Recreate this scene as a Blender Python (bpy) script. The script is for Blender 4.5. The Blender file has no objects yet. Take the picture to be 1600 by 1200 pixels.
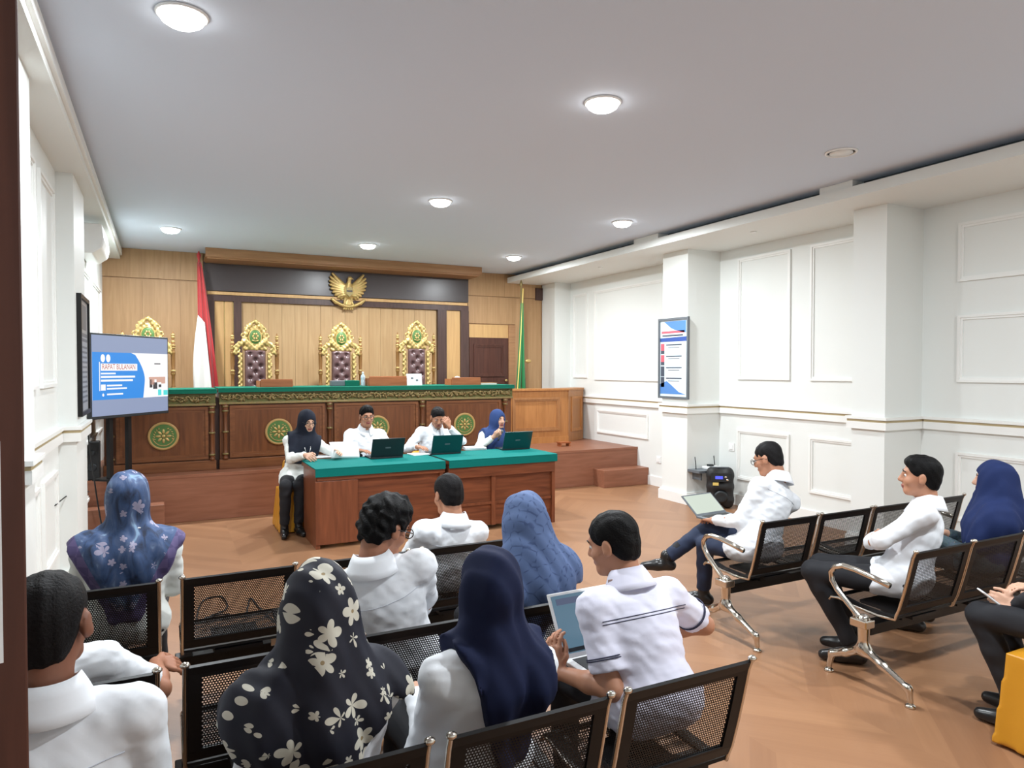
import bpy, math, random
import numpy as np
from mathutils import Vector, Matrix, noise as mnoise
from mathutils.bvhtree import BVHTree

PI = math.pi
C = bpy.context.scene.collection
SC = bpy.context.scene
random.seed(7); rng = np.random.default_rng(7)

# ------------------------------------------------------------------ camera
CAM_H = 1.75; F_PX = 1080.0; YAW = math.radians(26.8); PITCH = math.atan(23/1080)
cam_d = bpy.data.cameras.new('camera'); cam = bpy.data.objects.new('camera', cam_d); C.objects.link(cam)
cam_d.sensor_fit = 'HORIZONTAL'; cam_d.sensor_width = 36.0; cam_d.lens = 36.0*F_PX/1600.0
cam_d.clip_start = 0.02; cam_d.clip_end = 100
cam.location = (0, 0, CAM_H); cam.rotation_euler = (PI/2-PITCH, 0, -YAW)
SC.camera = cam

# ------------------------------------------------------------------ world and exposure
w = bpy.data.worlds.new('world'); SC.world = w; w.use_nodes = True
w.node_tree.nodes['Background'].inputs[0].default_value = (0.8, 0.87, 1.0, 1); w.node_tree.nodes['Background'].inputs[1].default_value = 0.25
SC.view_settings.view_transform = 'Standard'; SC.view_settings.look = 'None'
SC.view_settings.gamma = 1.0; SC.view_settings.use_curve_mapping = False
SC.view_settings.exposure = -0.04
LAMP_W = 80.0                      # watts of each ceiling downlight
LAMP_COL = (0.91, 0.965, 1.0)

# ------------------------------------------------------------------ pixel -> place helpers (1600 x 1200 frame)
_fw = Vector((math.sin(YAW)*math.cos(PITCH), math.cos(YAW)*math.cos(PITCH), -math.sin(PITCH)))
_rt = Vector((math.cos(YAW), -math.sin(YAW), 0)); _up = _rt.cross(_fw)
def ray(u, v): return _fw + _rt*((u-800)/F_PX) - _up*((v-600)/F_PX)
def at_y(u, v, y): d = ray(u, v); return Vector((0, 0, CAM_H)) + d*(y/d.y)
def at_x(u, v, x): d = ray(u, v); return Vector((0, 0, CAM_H)) + d*(x/d.x)
def at_z(u, v, z): d = ray(u, v); return Vector((0, 0, CAM_H)) + d*((z-CAM_H)/d.z)

# ------------------------------------------------------------------ materials
MATS = {}
def srgb(r, g, b):
    f = lambda c: (c/255/12.92 if c/255 <= 0.04045 else ((c/255+0.055)/1.055)**2.4)
    return (f(r), f(g), f(b), 1)
def new_mat(name):
    m = bpy.data.materials.new(name); m.use_nodes = True; MATS[name] = m
    nt = m.node_tree; return m, nt, nt.nodes['Principled BSDF']
def plain(name, col, rough=0.5, metal=0.0, spec=0.5, bump=0.0, bscale=60, sss=0.0, sheen=0.0, var=0.0, coat=0.0):
    m, nt, b = new_mat(name)
    b.inputs['Base Color'].default_value = col; b.inputs['Roughness'].default_value = rough
    b.inputs['Metallic'].default_value = metal; b.inputs['Specular IOR Level'].default_value = spec
    if coat: b.inputs['Coat Weight'].default_value = coat
    if sheen: b.inputs['Sheen Weight'].default_value = sheen
    if sss:
        b.inputs['Subsurface Weight'].default_value = sss; b.inputs['Subsurface Radius'].default_value = (0.012, 0.005, 0.003)
    if bump or var:
        tc = nt.nodes.new('ShaderNodeTexCoord'); n = nt.nodes.new('ShaderNodeTexNoise')
        n.inputs['Scale'].default_value = bscale; n.inputs['Detail'].default_value = 4
        nt.links.new(tc.outputs['Object'], n.inputs['Vector'])
        if bump:
            bp = nt.nodes.new('ShaderNodeBump'); bp.inputs['Strength'].default_value = bump; bp.inputs['Distance'].default_value = 0.01
            nt.links.new(n.outputs['Fac'], bp.inputs['Height']); nt.links.new(bp.outputs['Normal'], b.inputs['Normal'])
        if var:
            mx = nt.nodes.new('ShaderNodeMixRGB'); mx.blend_type = 'MULTIPLY'; mx.inputs[0].default_value = var
            mx.inputs[1].default_value = col; nt.links.new(n.outputs['Color'], mx.inputs[2]); nt.links.new(mx.outputs[0], b.inputs['Base Color'])
    return m
def wood(name, c1, c2, axis='z', scale=3.0, stretch=14.0, rough=0.4, coat=0.0):
    """veneer: noise stretched along the grain axis"""
    m, nt, b = new_mat(name); N, L = nt.nodes, nt.links
    tc = N.new('ShaderNodeTexCoord'); mp = N.new('ShaderNodeMapping')
    s = {'x': (scale, scale*stretch, scale*stretch), 'y': (scale*stretch, scale, scale*stretch), 'z': (scale*stretch, scale*stretch, scale)}[axis]
    mp.inputs['Scale'].default_value = s
    oi = N.new('ShaderNodeObjectInfo'); ad = N.new('ShaderNodeVectorMath'); ad.operation = 'MULTIPLY_ADD'
    cmb = N.new('ShaderNodeCombineXYZ'); mm = N.new('ShaderNodeMath'); mm.operation = 'MULTIPLY'; mm.inputs[1].default_value = 17.0
    L.new(oi.outputs['Random'], mm.inputs[0]); [L.new(mm.outputs[0], cmb.inputs[i]) for i in range(3)]
    L.new(tc.outputs['Object'], ad.inputs[0]); ad.inputs[1].default_value = (1, 1, 1); L.new(cmb.outputs[0], ad.inputs[2])
    L.new(ad.outputs[0], mp.inputs['Vector'])
    n1 = N.new('ShaderNodeTexNoise'); n1.inputs['Scale'].default_value = 1.0; n1.inputs['Detail'].default_value = 6; n1.inputs['Distortion'].default_value = 0.6
    L.new(mp.outputs[0], n1.inputs['Vector'])
    cr = N.new('ShaderNodeValToRGB'); cr.color_ramp.elements[0].position = 0.3; cr.color_ramp.elements[1].position = 0.72
    cr.color_ramp.elements[0].color = c2; cr.color_ramp.elements[1].color = c1
    L.new(n1.outputs['Fac'], cr.inputs[0]); L.new(cr.outputs[0], b.inputs['Base Color'])
    b.inputs['Roughness'].default_value = rough; b.inputs['Specular IOR Level'].default_value = 0.35
    if coat: b.inputs['Coat Weight'].default_value = coat
    return m
def emis(name, col, strength):
    m, nt, b = new_mat(name)
    b.inputs['Base Color'].default_value = (0.02, 0.02, 0.02, 1); b.inputs['Emission Color'].default_value = col
    b.inputs['Emission Strength'].default_value = strength; b.inputs['Roughness'].default_value = 0.3
    return m

plain('wall_white', srgb(230, 233, 230), 0.55, bump=0.02, bscale=90)
plain('ceiling_white', srgb(212, 224, 240), 0.85, bump=0.01, bscale=40)
plain('trim_white', srgb(238, 239, 236), 0.4)
plain('rail_gold', srgb(176, 158, 120), 0.4)
plain('painted_gap_shade', srgb(72, 82, 90), 0.8)
wood('wood_wall', srgb(190, 158, 116), srgb(176, 142, 100), 'z', 1.6, 16, 0.5)
wood('wood_wall_side', srgb(182, 146, 106), srgb(166, 130, 92), 'z', 1.6, 16, 0.5)
wood('wood_light', srgb(205, 166, 112), srgb(190, 150, 100), 'z', 2, 16, 0.45)
wood('wood_fascia', srgb(172, 130, 92), srgb(152, 112, 78), 'x', 2, 16, 0.5)
wood('wood_darkframe', srgb(84, 62, 56), srgb(66, 48, 44), 'z', 2, 16, 0.4)
plain('panel_charcoal', srgb(66, 58, 58), 0.32, bump=0.01)
wood('wood_door', srgb(88, 54, 44), srgb(70, 42, 34), 'z', 2, 14, 0.4)
wood('wood_bench', srgb(120, 74, 44), srgb(92, 54, 32), 'z', 2, 12, 0.35)
wood('wood_bench_h', srgb(132, 84, 52), srgb(100, 60, 36), 'x', 2, 12, 0.35)
wood('wood_table', srgb(136, 78, 50), srgb(100, 54, 34), 'x', 2.2, 12, 0.35)
wood('wood_table_v', srgb(138, 80, 52), srgb(108, 60, 38), 'z', 2.2, 12, 0.35)
wood('wood_box', srgb(190, 132, 78), srgb(170, 114, 64), 'z', 2, 12, 0.4)
wood('wood_box_side', srgb(176, 124, 78), srgb(158, 108, 66), 'z', 2, 12, 0.4)
wood('wood_platform', srgb(150, 100, 78), srgb(132, 86, 64), 'x', 2.2, 10, 0.38)
wood('wood_tray', srgb(176, 106, 66), srgb(150, 86, 52), 'x', 3, 10, 0.4)
wood('wood_leaf', srgb(92, 54, 42), srgb(72, 40, 30), 'z', 1.5, 14, 0.5)
plain('green_cloth', srgb(0, 112, 106), 0.85, spec=0.2, bump=0.08, bscale=300)
plain('green_cloth_dark', srgb(18, 104, 84), 0.85, spec=0.2, bump=0.08, bscale=300)
plain('gilt', srgb(206, 176, 112), 0.42, 0.5, var=0.35, bscale=40)
plain('gilt_dark', srgb(156, 138, 92), 0.42, 0.55, var=0.5, bscale=50)
plain('carve_olive', srgb(112, 108, 58), 0.5, 0.3, var=0.5, bscale=45)
plain('emblem_green', srgb(78, 116, 56), 0.45, var=0.2)
plain('emblem_ring', srgb(176, 140, 84), 0.5)
plain('leather', srgb(92, 66, 66), 0.28, spec=0.6)
plain('throne_wood', srgb(132, 92, 48), 0.35, 0.2)
plain('flag_red', srgb(176, 44, 46), 0.7, sheen=0.3)
plain('flag_white', srgb(232, 230, 224), 0.7, sheen=0.3)
plain('flag_green', srgb(26, 116, 62), 0.6, sheen=0.3)
plain('flag_fringe', srgb(222, 196, 110), 0.5)
plain('black_metal', srgb(14, 13, 14), 0.4, 0.0, 0.35)
plain('black_perf', srgb(13, 12, 13), 0.45, 0.0, 0.3)
plain('black_matte', srgb(24, 25, 27), 0.6)
plain('chrome', srgb(214, 208, 198), 0.16, 1.0)
plain('plastic_dark', srgb(30, 36, 40), 0.4)
plain('plastic_grey', srgb(98, 104, 110), 0.45)
plain('plastic_white', srgb(240, 241, 240), 0.35)
plain('paper', srgb(240, 242, 244), 0.8)
plain('paper_yellow', srgb(226, 218, 150), 0.8)
plain('clear_bottle', srgb(190, 205, 214), 0.12, spec=0.8)
plain('gold_satin', srgb(204, 142, 36), 0.34, bump=0.25, bscale=9)
plain('skin_a', srgb(178, 126, 98), 0.5, sss=0.12)
plain('skin_b', srgb(160, 108, 82), 0.5, sss=0.12)
plain('skin_c', srgb(132, 86, 66), 0.5, sss=0.1)
plain('skin_d', srgb(206, 160, 134), 0.5, sss=0.14)
plain('lips', srgb(150, 82, 74), 0.45)
plain('hair_black', srgb(9, 8, 9), 0.55, spec=0.14, bump=0.35, bscale=160)
plain('hair_dark', srgb(22, 20, 21), 0.6, spec=0.15, bump=0.35, bscale=160)
plain('brow', srgb(34, 28, 26), 0.7)
plain('eye_white', srgb(226, 222, 216), 0.25)
plain('iris', srgb(28, 18, 14), 0.2)
plain('shirt_white', srgb(232, 235, 240), 0.75, bump=0.12, bscale=14, sheen=0.15)
plain('seam_grey', srgb(190, 194, 204), 0.8)
plain('shirt_lilac', srgb(222, 221, 238), 0.75, bump=0.12, bscale=14, sheen=0.15)
plain('shirt_cream', srgb(234, 237, 232), 0.75, bump=0.12, bscale=14, sheen=0.15)
plain('trouser_black', srgb(24, 25, 31), 0.8)
plain('trouser_navy', srgb(30, 42, 68), 0.8)
plain('shoe_black', srgb(28, 27, 28), 0.3)
plain('piping_navy', srgb(40, 42, 70), 0.7)
plain('lanyard', srgb(140, 112, 104), 0.6)
plain('hijab_navy', srgb(24, 31, 60), 0.8, spec=0.2, bump=0.04, bscale=30)
plain('hijab_royal', srgb(30, 43, 84), 0.8, spec=0.2, bump=0.04, bscale=30)
plain('hijab_black', srgb(28, 32, 44), 0.8, spec=0.2, bump=0.04, bscale=30)
plain('hijab_blue', srgb(46, 66, 112), 0.8, spec=0.2, bump=0.04, bscale=30)
plain('silver_pin', srgb(225, 225, 225), 0.3, 0.8)
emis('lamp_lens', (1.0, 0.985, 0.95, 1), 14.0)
emis('screen_grey', srgb(150, 164, 198), 0.9)
emis('screen_blue', srgb(24, 140, 232), 1.0)
emis('screen_blue_light', srgb(60, 160, 238), 1.0)
emis('screen_white', (1, 1, 1, 1), 1.0)
emis('screen_red', srgb(196, 70, 50), 0.9)
emis('screen_dark', srgb(60, 54, 60), 0.9)
emis('screen_skin', srgb(226, 178, 160), 0.9)
emis('screen_teal', srgb(80, 226, 226), 1.0)
emis('tablet_screen', srgb(92, 128, 150), 0.75)
emis('tablet_bar', srgb(86, 98, 128), 0.75)
emis('tablet_page', srgb(134, 166, 180), 0.75)
emis('laptop_page', srgb(222, 234, 220), 0.9)
emis('led_blue', srgb(80, 90, 255), 1.5)
emis('phone_screen', srgb(180, 190, 205), 0.8)

def mat_floor():
    """reddish wood-look vinyl: chevron columns of planks with slight tone changes"""
    m, nt, b = new_mat('floor_vinyl'); N, L = nt.nodes, nt.links
    tc = N.new('ShaderNodeTexCoord'); sx = N.new('ShaderNodeSeparateXYZ')
    rot = N.new('ShaderNodeMapping'); rot.inputs['Rotation'].default_value = (0, 0, 0.0)
    L.new(tc.outputs['Object'], rot.inputs[0]); L.new(rot.outputs[0], sx.inputs[0])
    def M(op, a, b_=None, c=None):
        n = N.new('ShaderNodeMath'); n.operation = op
        for i, q in enumerate((a, b_, c)):
            if q is None: continue
            if isinstance(q, (int, float)): n.inputs[i].default_value = q
            else: L.new(q, n.inputs[i])
        return n.outputs[0]
    W = 0.62
    col = M('FLOOR', M('DIVIDE', sx.outputs[0], W))
    tri = M('PINGPONG', sx.outputs[0], W)
    v = M('ADD', sx.outputs[1], tri)
    pid = M('FLOOR', M('DIVIDE', v, 0.16))
    cmb = N.new('ShaderNodeCombineXYZ'); L.new(col, cmb.inputs[0]); L.new(pid, cmb.inputs[1])
    wn = N.new('ShaderNodeTexWhiteNoise'); wn.noise_dimensions = '3D'; L.new(cmb.outputs[0], wn.inputs['Vector'])
    # grain along the plank
    g = N.new('ShaderNodeCombineXYZ'); L.new(M('MULTIPLY', v, 38.0), g.inputs[0]); L.new(M('MULTIPLY', tri, 3.0), g.inputs[1]); L.new(M('MULTIPLY', wn.outputs['Value'], 20.0), g.inputs[2])
    ns = N.new('ShaderNodeTexNoise'); ns.inputs['Scale'].default_value = 1.0; ns.inputs['Detail'].default_value = 5; L.new(g.outputs[0], ns.inputs['Vector'])
    mixv = M('ADD', M('MULTIPLY', wn.outputs['Value'], 0.55), M('MULTIPLY', ns.outputs['Fac'], 0.45))
    cr = N.new('ShaderNodeValToRGB'); cr.color_ramp.elements[0].position = 0.1; cr.color_ramp.elements[1].position = 0.9
    cr.color_ramp.elements[0].color = srgb(140, 100, 72); cr.color_ramp.elements[1].color = srgb(160, 118, 86)
    L.new(mixv, cr.inputs[0]); L.new(cr.outputs[0], b.inputs['Base Color'])
    b.inputs['Roughness'].default_value = 0.36; b.inputs['Specular IOR Level'].default_value = 0.4
mat_floor()

def mat_flowers():
    """navy scarf cloth with cream five-petal flowers of two sizes"""
    m, nt, b = new_mat('hijab_floral'); N, L = nt.nodes, nt.links
    tc = N.new('ShaderNodeTexCoord')
    def M(op, a, b_=None):
        n = N.new('ShaderNodeMath'); n.operation = op
        for i, q in enumerate((a, b_)):
            if q is None: continue
            if isinstance(q, (int, float)): n.inputs[i].default_value = q
            else: L.new(q, n.inputs[i])
        return n.outputs[0]
    def layer(scale, r0, keep, off):
        mp = N.new('ShaderNodeMapping'); mp.inputs['Scale'].default_value = (scale,)*3; mp.inputs['Location'].default_value = off
        L.new(tc.outputs['Object'], mp.inputs[0])
        vo = N.new('ShaderNodeTexVoronoi'); vo.inputs['Scale'].default_value = 1.0; vo.inputs['Randomness'].default_value = 0.85
        L.new(mp.outputs[0], vo.inputs['Vector'])
        df = N.new('ShaderNodeVectorMath'); df.operation = 'SUBTRACT'; L.new(mp.outputs[0], df.inputs[0]); L.new(vo.outputs['Position'], df.inputs[1])
        s = N.new('ShaderNodeSeparateXYZ'); L.new(df.outputs[0], s.inputs[0])
        ln = N.new('ShaderNodeVectorMath'); ln.operation = 'LENGTH'; L.new(df.outputs[0], ln.inputs[0])
        sc = N.new('ShaderNodeSeparateColor'); L.new(vo.outputs['Color'], sc.inputs[0])
        ang = M('ADD', M('ARCTAN2', s.outputs[2], M('ADD', s.outputs[0], M('MULTIPLY', s.outputs[1], 0.7))), M('MULTIPLY', sc.outputs[1], 6.0))
        pet = M('ADD', M('MULTIPLY', M('ABSOLUTE', M('COSINE', M('MULTIPLY', ang, 2.5))), 0.55), 0.45)
        inside = M('LESS_THAN', ln.outputs['Value'], M('MULTIPLY', pet, r0))
        core = M('LESS_THAN', ln.outputs['Value'], r0*0.16)
        k = M('LESS_THAN', sc.outputs[0], keep)
        return M('MULTIPLY', inside, k), M('MULTIPLY', core, k)
    f1, c1 = layer(12.5, 0.46, 0.5, (0.3, 0.1, 0.2))
    f2, c2 = layer(26.0, 0.42, 0.22, (3.1, 1.1, 2.2))
    base = N.new('ShaderNodeMixRGB'); base.inputs[1].default_value = srgb(17, 19, 36); base.inputs[2].default_value = srgb(206, 202, 188)
    L.new(M('MAXIMUM', f1, f2), base.inputs[0])
    mx = N.new('ShaderNodeMixRGB'); mx.inputs[2].default_value = srgb(150, 130, 96); L.new(M('MAXIMUM', c1, c2), mx.inputs[0]); L.new(base.outputs[0], mx.inputs[1])
    L.new(mx.outputs[0], b.inputs['Base Color']); b.inputs['Roughness'].default_value = 0.75
mat_flowers()

def mat_scarf():
    """blue watercolour scarf, purple checked border, pale flowers"""
    m, nt, b = new_mat('hijab_scarf'); N, L = nt.nodes, nt.links
    tc = N.new('ShaderNodeTexCoord')
    mp = N.new('ShaderNodeMapping'); mp.inputs['Scale'].default_value = (17, 17, 7); mp.inputs['Rotation'].default_value = (0, 0.5, 0); L.new(tc.outputs['Object'], mp.inputs[0])
    n1 = N.new('ShaderNodeTexNoise'); n1.inputs['Scale'].default_value = 1.0; n1.inputs['Detail'].default_value = 5; n1.inputs['Distortion'].default_value = 1.0
    L.new(mp.outputs[0], n1.inputs['Vector'])
    cr = N.new('ShaderNodeValToRGB'); e = cr.color_ramp.elements
    e[0].position = 0.32; e[0].color = srgb(26, 36, 60); e[1].position = 0.72; e[1].color = srgb(122, 150, 178)
    a = e.new(0.5); a.color = srgb(52, 76, 116); a = e.new(0.62); a.color = srgb(76, 92, 126)
    L.new(n1.outputs['Fac'], cr.inputs[0])
    def M(op, a, b_=None):
        n = N.new('ShaderNodeMath'); n.operation = op
        for i, q in enumerate((a, b_)):
            if q is None: continue
            if isinstance(q, (int, float)): n.inputs[i].default_value = q
            else: L.new(q, n.inputs[i])
        return n.outputs[0]
    def layer(scale, r0, keep, off):
        mp = N.new('ShaderNodeMapping'); mp.inputs['Scale'].default_value = (scale,)*3; mp.inputs['Location'].default_value = off
        L.new(tc.outputs['Object'], mp.inputs[0])
        vo = N.new('ShaderNodeTexVoronoi'); vo.inputs['Scale'].default_value = 1.0; vo.inputs['Randomness'].default_value = 0.85
        L.new(mp.outputs[0], vo.inputs['Vector'])
        df = N.new('ShaderNodeVectorMath'); df.operation = 'SUBTRACT'; L.new(mp.outputs[0], df.inputs[0]); L.new(vo.outputs['Position'], df.inputs[1])
        s = N.new('ShaderNodeSeparateXYZ'); L.new(df.outputs[0], s.inputs[0])
        ln = N.new('ShaderNodeVectorMath'); ln.operation = 'LENGTH'; L.new(df.outputs[0], ln.inputs[0])
        sc = N.new('ShaderNodeSeparateColor'); L.new(vo.outputs['Color'], sc.inputs[0])
        ang = M('ADD', M('ARCTAN2', s.outputs[2], M('ADD', s.outputs[0], M('MULTIPLY', s.outputs[1], 0.7))), M('MULTIPLY', sc.outputs[1], 6.0))
        pet = M('ADD', M('MULTIPLY', M('ABSOLUTE', M('COSINE', M('MULTIPLY', ang, 2.5))), 0.55), 0.45)
        inside = M('LESS_THAN', ln.outputs['Value'], M('MULTIPLY', pet, r0))
        core = M('LESS_THAN', ln.outputs['Value'], r0*0.16)
        k = M('LESS_THAN', sc.outputs[0], keep)
        return M('MULTIPLY', inside, k), M('MULTIPLY', core, k)
    f1, c1 = layer(13.0, 0.46, 0.34, (1.3, 2.1, .2)); f2, c2 = layer(24.0, 0.42, 0.2, (4.1, .1, 1.2))
    fk2 = N.new('ShaderNodeMath'); fk2.operation = 'MULTIPLY'; fk2.inputs[1].default_value = 0.75; L.new(M('MAXIMUM', f1, f2), fk2.inputs[0])
    mx = N.new('ShaderNodeMixRGB'); mx.inputs[2].default_value = srgb(168, 160, 180); L.new(fk2.outputs[0], mx.inputs[0]); L.new(cr.outputs[0], mx.inputs[1])
    at = N.new('ShaderNodeAttribute'); at.attribute_name = 'hem'
    mr = N.new('ShaderNodeMath'); mr.operation = 'LESS_THAN'; mr.inputs[1].default_value = 0.055; L.new(at.outputs['Fac'], mr.inputs[0])
    ck = N.new('ShaderNodeTexChecker'); ck.inputs['Scale'].default_value = 22; ck.inputs['Color1'].default_value = srgb(92, 80, 122); ck.inputs['Color2'].default_value = srgb(74, 64, 106)
    L.new(tc.outputs['Object'], ck.inputs['Vector'])
    m2 = N.new('ShaderNodeMixRGB'); L.new(mr.outputs[0], m2.inputs[0]); L.new(mx.outputs[0], m2.inputs[1]); L.new(ck.outputs['Color'], m2.inputs[2])
    L.new(m2.outputs[0], b.inputs['Base Color']); b.inputs['Roughness'].default_value = 0.7
mat_scarf()

def mat_bluegeo():
    """pale denim-blue scarf with tone-on-tone triangles"""
    m, nt, b = new_mat('hijab_geo'); N, L = nt.nodes, nt.links
    tc = N.new('ShaderNodeTexCoord'); vo = N.new('ShaderNodeTexVoronoi'); vo.feature = 'DISTANCE_TO_EDGE'; vo.inputs['Scale'].default_value = 19
    L.new(tc.outputs['Object'], vo.inputs['Vector'])
    wv = N.new('ShaderNodeTexWave'); wv.inputs['Scale'].default_value = 15; wv.inputs['Distortion'].default_value = 5; wv.bands_direction = 'DIAGONAL'
    L.new(tc.outputs['Object'], wv.inputs['Vector'])
    mn = N.new('ShaderNodeMath'); mn.operation = 'LESS_THAN'; mn.inputs[1].default_value = 0.05; L.new(vo.outputs['Distance'], mn.inputs[0])
    mu = N.new('ShaderNodeMath'); mu.operation = 'MULTIPLY'; L.new(mn.outputs[0], mu.inputs[0]); L.new(wv.outputs['Fac'], mu.inputs[1])
    mx = N.new('ShaderNodeMixRGB'); mx.inputs[1].default_value = srgb(84, 104, 144); mx.inputs[2].default_value = srgb(60, 78, 118)
    L.new(mu.outputs[0], mx.inputs[0]); L.new(mx.outputs[0], b.inputs['Base Color']); b.inputs['Roughness'].default_value = 0.8
mat_bluegeo()
# ------------------------------------------------------------------ mesh helpers
class MB:
    """collects shapes, builds ONE mesh object"""
    def __init__(s): s.v = []; s.f = []
    def add(s, vs, fs):
        o = len(s.v); s.v += [tuple(p) for p in vs]; s.f += [tuple(i+o for i in f) for f in fs]; return s
    def box(s, lo, hi, M=None):
        x0, y0, z0 = lo; x1, y1, z1 = hi
        vs = [(x0,y0,z0),(x1,y0,z0),(x1,y1,z0),(x0,y1,z0),(x0,y0,z1),(x1,y0,z1),(x1,y1,z1),(x0,y1,z1)]
        if M is not None: vs = [M @ Vector(p) for p in vs]
        return s.add(vs, [(3,2,1,0),(4,5,6,7),(0,1,5,4),(1,2,6,5),(2,3,7,6),(3,0,4,7)])
    def prism(s, poly, z0, z1, M=None):
        """poly: list of (x, y), extruded along z"""
        n = len(poly); vs = [(x, y, z0) for x, y in poly] + [(x, y, z1) for x, y in poly]
        if M is not None: vs = [M @ Vector(p) for p in vs]
        return s.add(vs, [tuple(range(n-1, -1, -1)), tuple(range(n, 2*n))] + [(i, (i+1) % n, n+(i+1) % n, n+i) for i in range(n)])
    def lathe(s, prof, c=(0,0,0), n=16, M=None):
        vs = []; fs = []
        for r, z in prof:
            for i in range(n):
                a = 2*PI*i/n; vs.append(Vector((r*math.cos(a), r*math.sin(a), z)))
        if M is not None: vs = [M @ p for p in vs]
        vs = [p+Vector(c) for p in vs]
        for j in range(len(prof)-1):
            for i in range(n):
                fs.append((j*n+i, j*n+(i+1) % n, (j+1)*n+(i+1) % n, (j+1)*n+i))
        fs.append(tuple(range(n-1, -1, -1))); m = (len(prof)-1)*n; fs.append(tuple(m+i for i in range(n)))
        return s.add(vs, fs)
    def tube(s, pts, r, n=8, closed=False, flat=1.0):
        """sweep a circle along pts; r: number or list"""
        P = [Vector(p) for p in pts]; k = len(P); rs = r if isinstance(r, (list, tuple)) else [r]*k
        vs = []; fs = []; up = None
        for i in range(k):
            if closed: t = (P[(i+1) % k]-P[i-1])
            else: t = P[min(i+1, k-1)]-P[max(i-1, 0)]
            t = t.normalized() if t.length > 1e-9 else Vector((0, 0, 1))
            if up is None:
                up = Vector((0, 0, 1)) if abs(t.z) < 0.9 else Vector((1, 0, 0))
            a = up - t*up.dot(t)
            if a.length < 1e-6: a = Vector((1, 0, 0)) - t*t.x
            a.normalize(); bq = t.cross(a); up = a
            for j in range(n):
                th = 2*PI*j/n; vs.append(P[i] + a*(rs[i]*math.cos(th)) + bq*(rs[i]*flat*math.sin(th)))
        m = k if closed else k-1
        for i in range(m):
            for j in range(n):
                a0 = i*n+j; a1 = i*n+(j+1) % n; b0 = ((i+1) % k)*n+j; b1 = ((i+1) % k)*n+(j+1) % n
                fs.append((a0, a1, b1, b0))
        if not closed:
            fs.append(tuple(range(n-1, -1, -1))); fs.append(tuple((k-1)*n+j for j in range(n)))
        return s.add(vs, fs)
    def ball(s, c, r, n=10, m=6, M=None):
        r = r if isinstance(r, (tuple, list)) else (r, r, r)
        vs = [(0, 0, -1)]
        for j in range(1, m):
            ph = -PI/2 + PI*j/m
            for i in range(n): vs.append((math.cos(ph)*math.cos(2*PI*i/n), math.cos(ph)*math.sin(2*PI*i/n), math.sin(ph)))
        vs.append((0, 0, 1)); T = len(vs)-1
        fs = [(0, 1+(i+1) % n, 1+i) for i in range(n)]
        for j in range(m-2):
            for i in range(n): fs.append((1+j*n+i, 1+j*n+(i+1) % n, 1+(j+1)*n+(i+1) % n, 1+(j+1)*n+i))
        q = 1+(m-2)*n
        fs += [(q+i, q+(i+1) % n, T) for i in range(n)]
        out = []
        for p in vs:
            p = Vector((p[0]*r[0], p[1]*r[1], p[2]*r[2]))
            if M is not None: p = M @ p
            out.append(p + Vector(c))
        return s.add(out, fs)
    def mesh(s, name, mat=None, smooth=False):
        me = bpy.data.meshes.new(name); me.from_pydata(s.v, [], s.f); me.update()
        if mat: me.materials.append(MATS[mat])
        if smooth: me.shade_smooth()
        return me
    def build(s, name, mat, parent=None, smooth=False, bevel=0.0, loc=None, rot=None):
        return link(name, s.mesh(name, mat, smooth), parent, bevel, loc, rot)
def link(name, me, parent=None, bevel=0.0, loc=None, rot=None):
    o = bpy.data.objects.new(name, me); C.objects.link(o)
    if parent is not None: o.parent = parent
    if loc is not None: o.location = loc
    if rot is not None: o.rotation_euler = rot
    if bevel:
        md = o.modifiers.new('bevel', 'BEVEL'); md.width = bevel; md.segments = 2; md.limit_method = 'ANGLE'
    return o
def tag(o, label, cat, group=None):
    o['label'] = label; o['category'] = cat
    if group: o['group'] = group
    return o
def thing(name, label, cat, loc=(0,0,0), rz=0.0, group=None):
    o = bpy.data.objects.new(name, None); C.objects.link(o); o.location = loc; o.rotation_euler = (0, 0, rz); o.empty_display_size = 0.1
    return tag(o, label, cat, group)
def struct(o): o['kind'] = 'structure'; return o
def box(name, lo, hi, mat, parent=None, bevel=0.0): return MB().box(lo, hi).build(name, mat, parent, bevel=bevel)
def text(name, body, size, mat, parent, M, align='LEFT', depth=0.0, sx=1.0):
    cu = bpy.data.curves.new(name, 'FONT'); cu.body = body; cu.size = size; cu.align_x = align; cu.extrude = depth
    t = bpy.data.objects.new('tmp_text', cu); C.objects.link(t)
    me = bpy.data.meshes.new_from_object(t); bpy.data.objects.remove(t)
    for v in me.vertices: v.co = M @ Vector((v.co.x*sx, v.co.y, v.co.z))
    me.materials.clear(); me.materials.append(MATS[mat])
    return link(name, me, parent)
def copy_tree(o, parent=None):
    c = o.copy(); C.objects.link(c); c.parent = parent
    for ch in list(o.children): copy_tree(ch, c)
    return c

# ------------------------------------------------------------------ the room
XL, XR, YB, YF, ZC = -0.74, 6.6, 11.2, -1.6, 3.46
XN = -2.3                                   # the nearer part of the left wall stands further out
struct(box('floor', (XN-.1, YF-.1, -.1), (XR+.1, YB+.1, 0), 'floor_vinyl'))
struct(box('ceiling', (XN-.1, YF-.1, ZC), (XR+.1, YB+.1, ZC+.1), 'ceiling_white'))
wl = struct(box('wall_left', (XN-.1, 4.17, 0), (XL, YB, ZC), 'wall_white'))
wn = struct(box('wall_near_left', (XN-.1, YF, 0), (XN, 4.17, ZC), 'wall_white'))
wr = struct(box('wall_right', (XR, YF, 0), (XR+.1, YB, ZC), 'wall_white'))
wf = struct(box('wall_front', (XN, YF-.1, 0), (XR, YF, ZC), 'wall_white'))
wb = struct(box('wall_back', (XL, YB, 0), (XR, YB+.1, ZC), 'wood_wall_side'))

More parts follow.
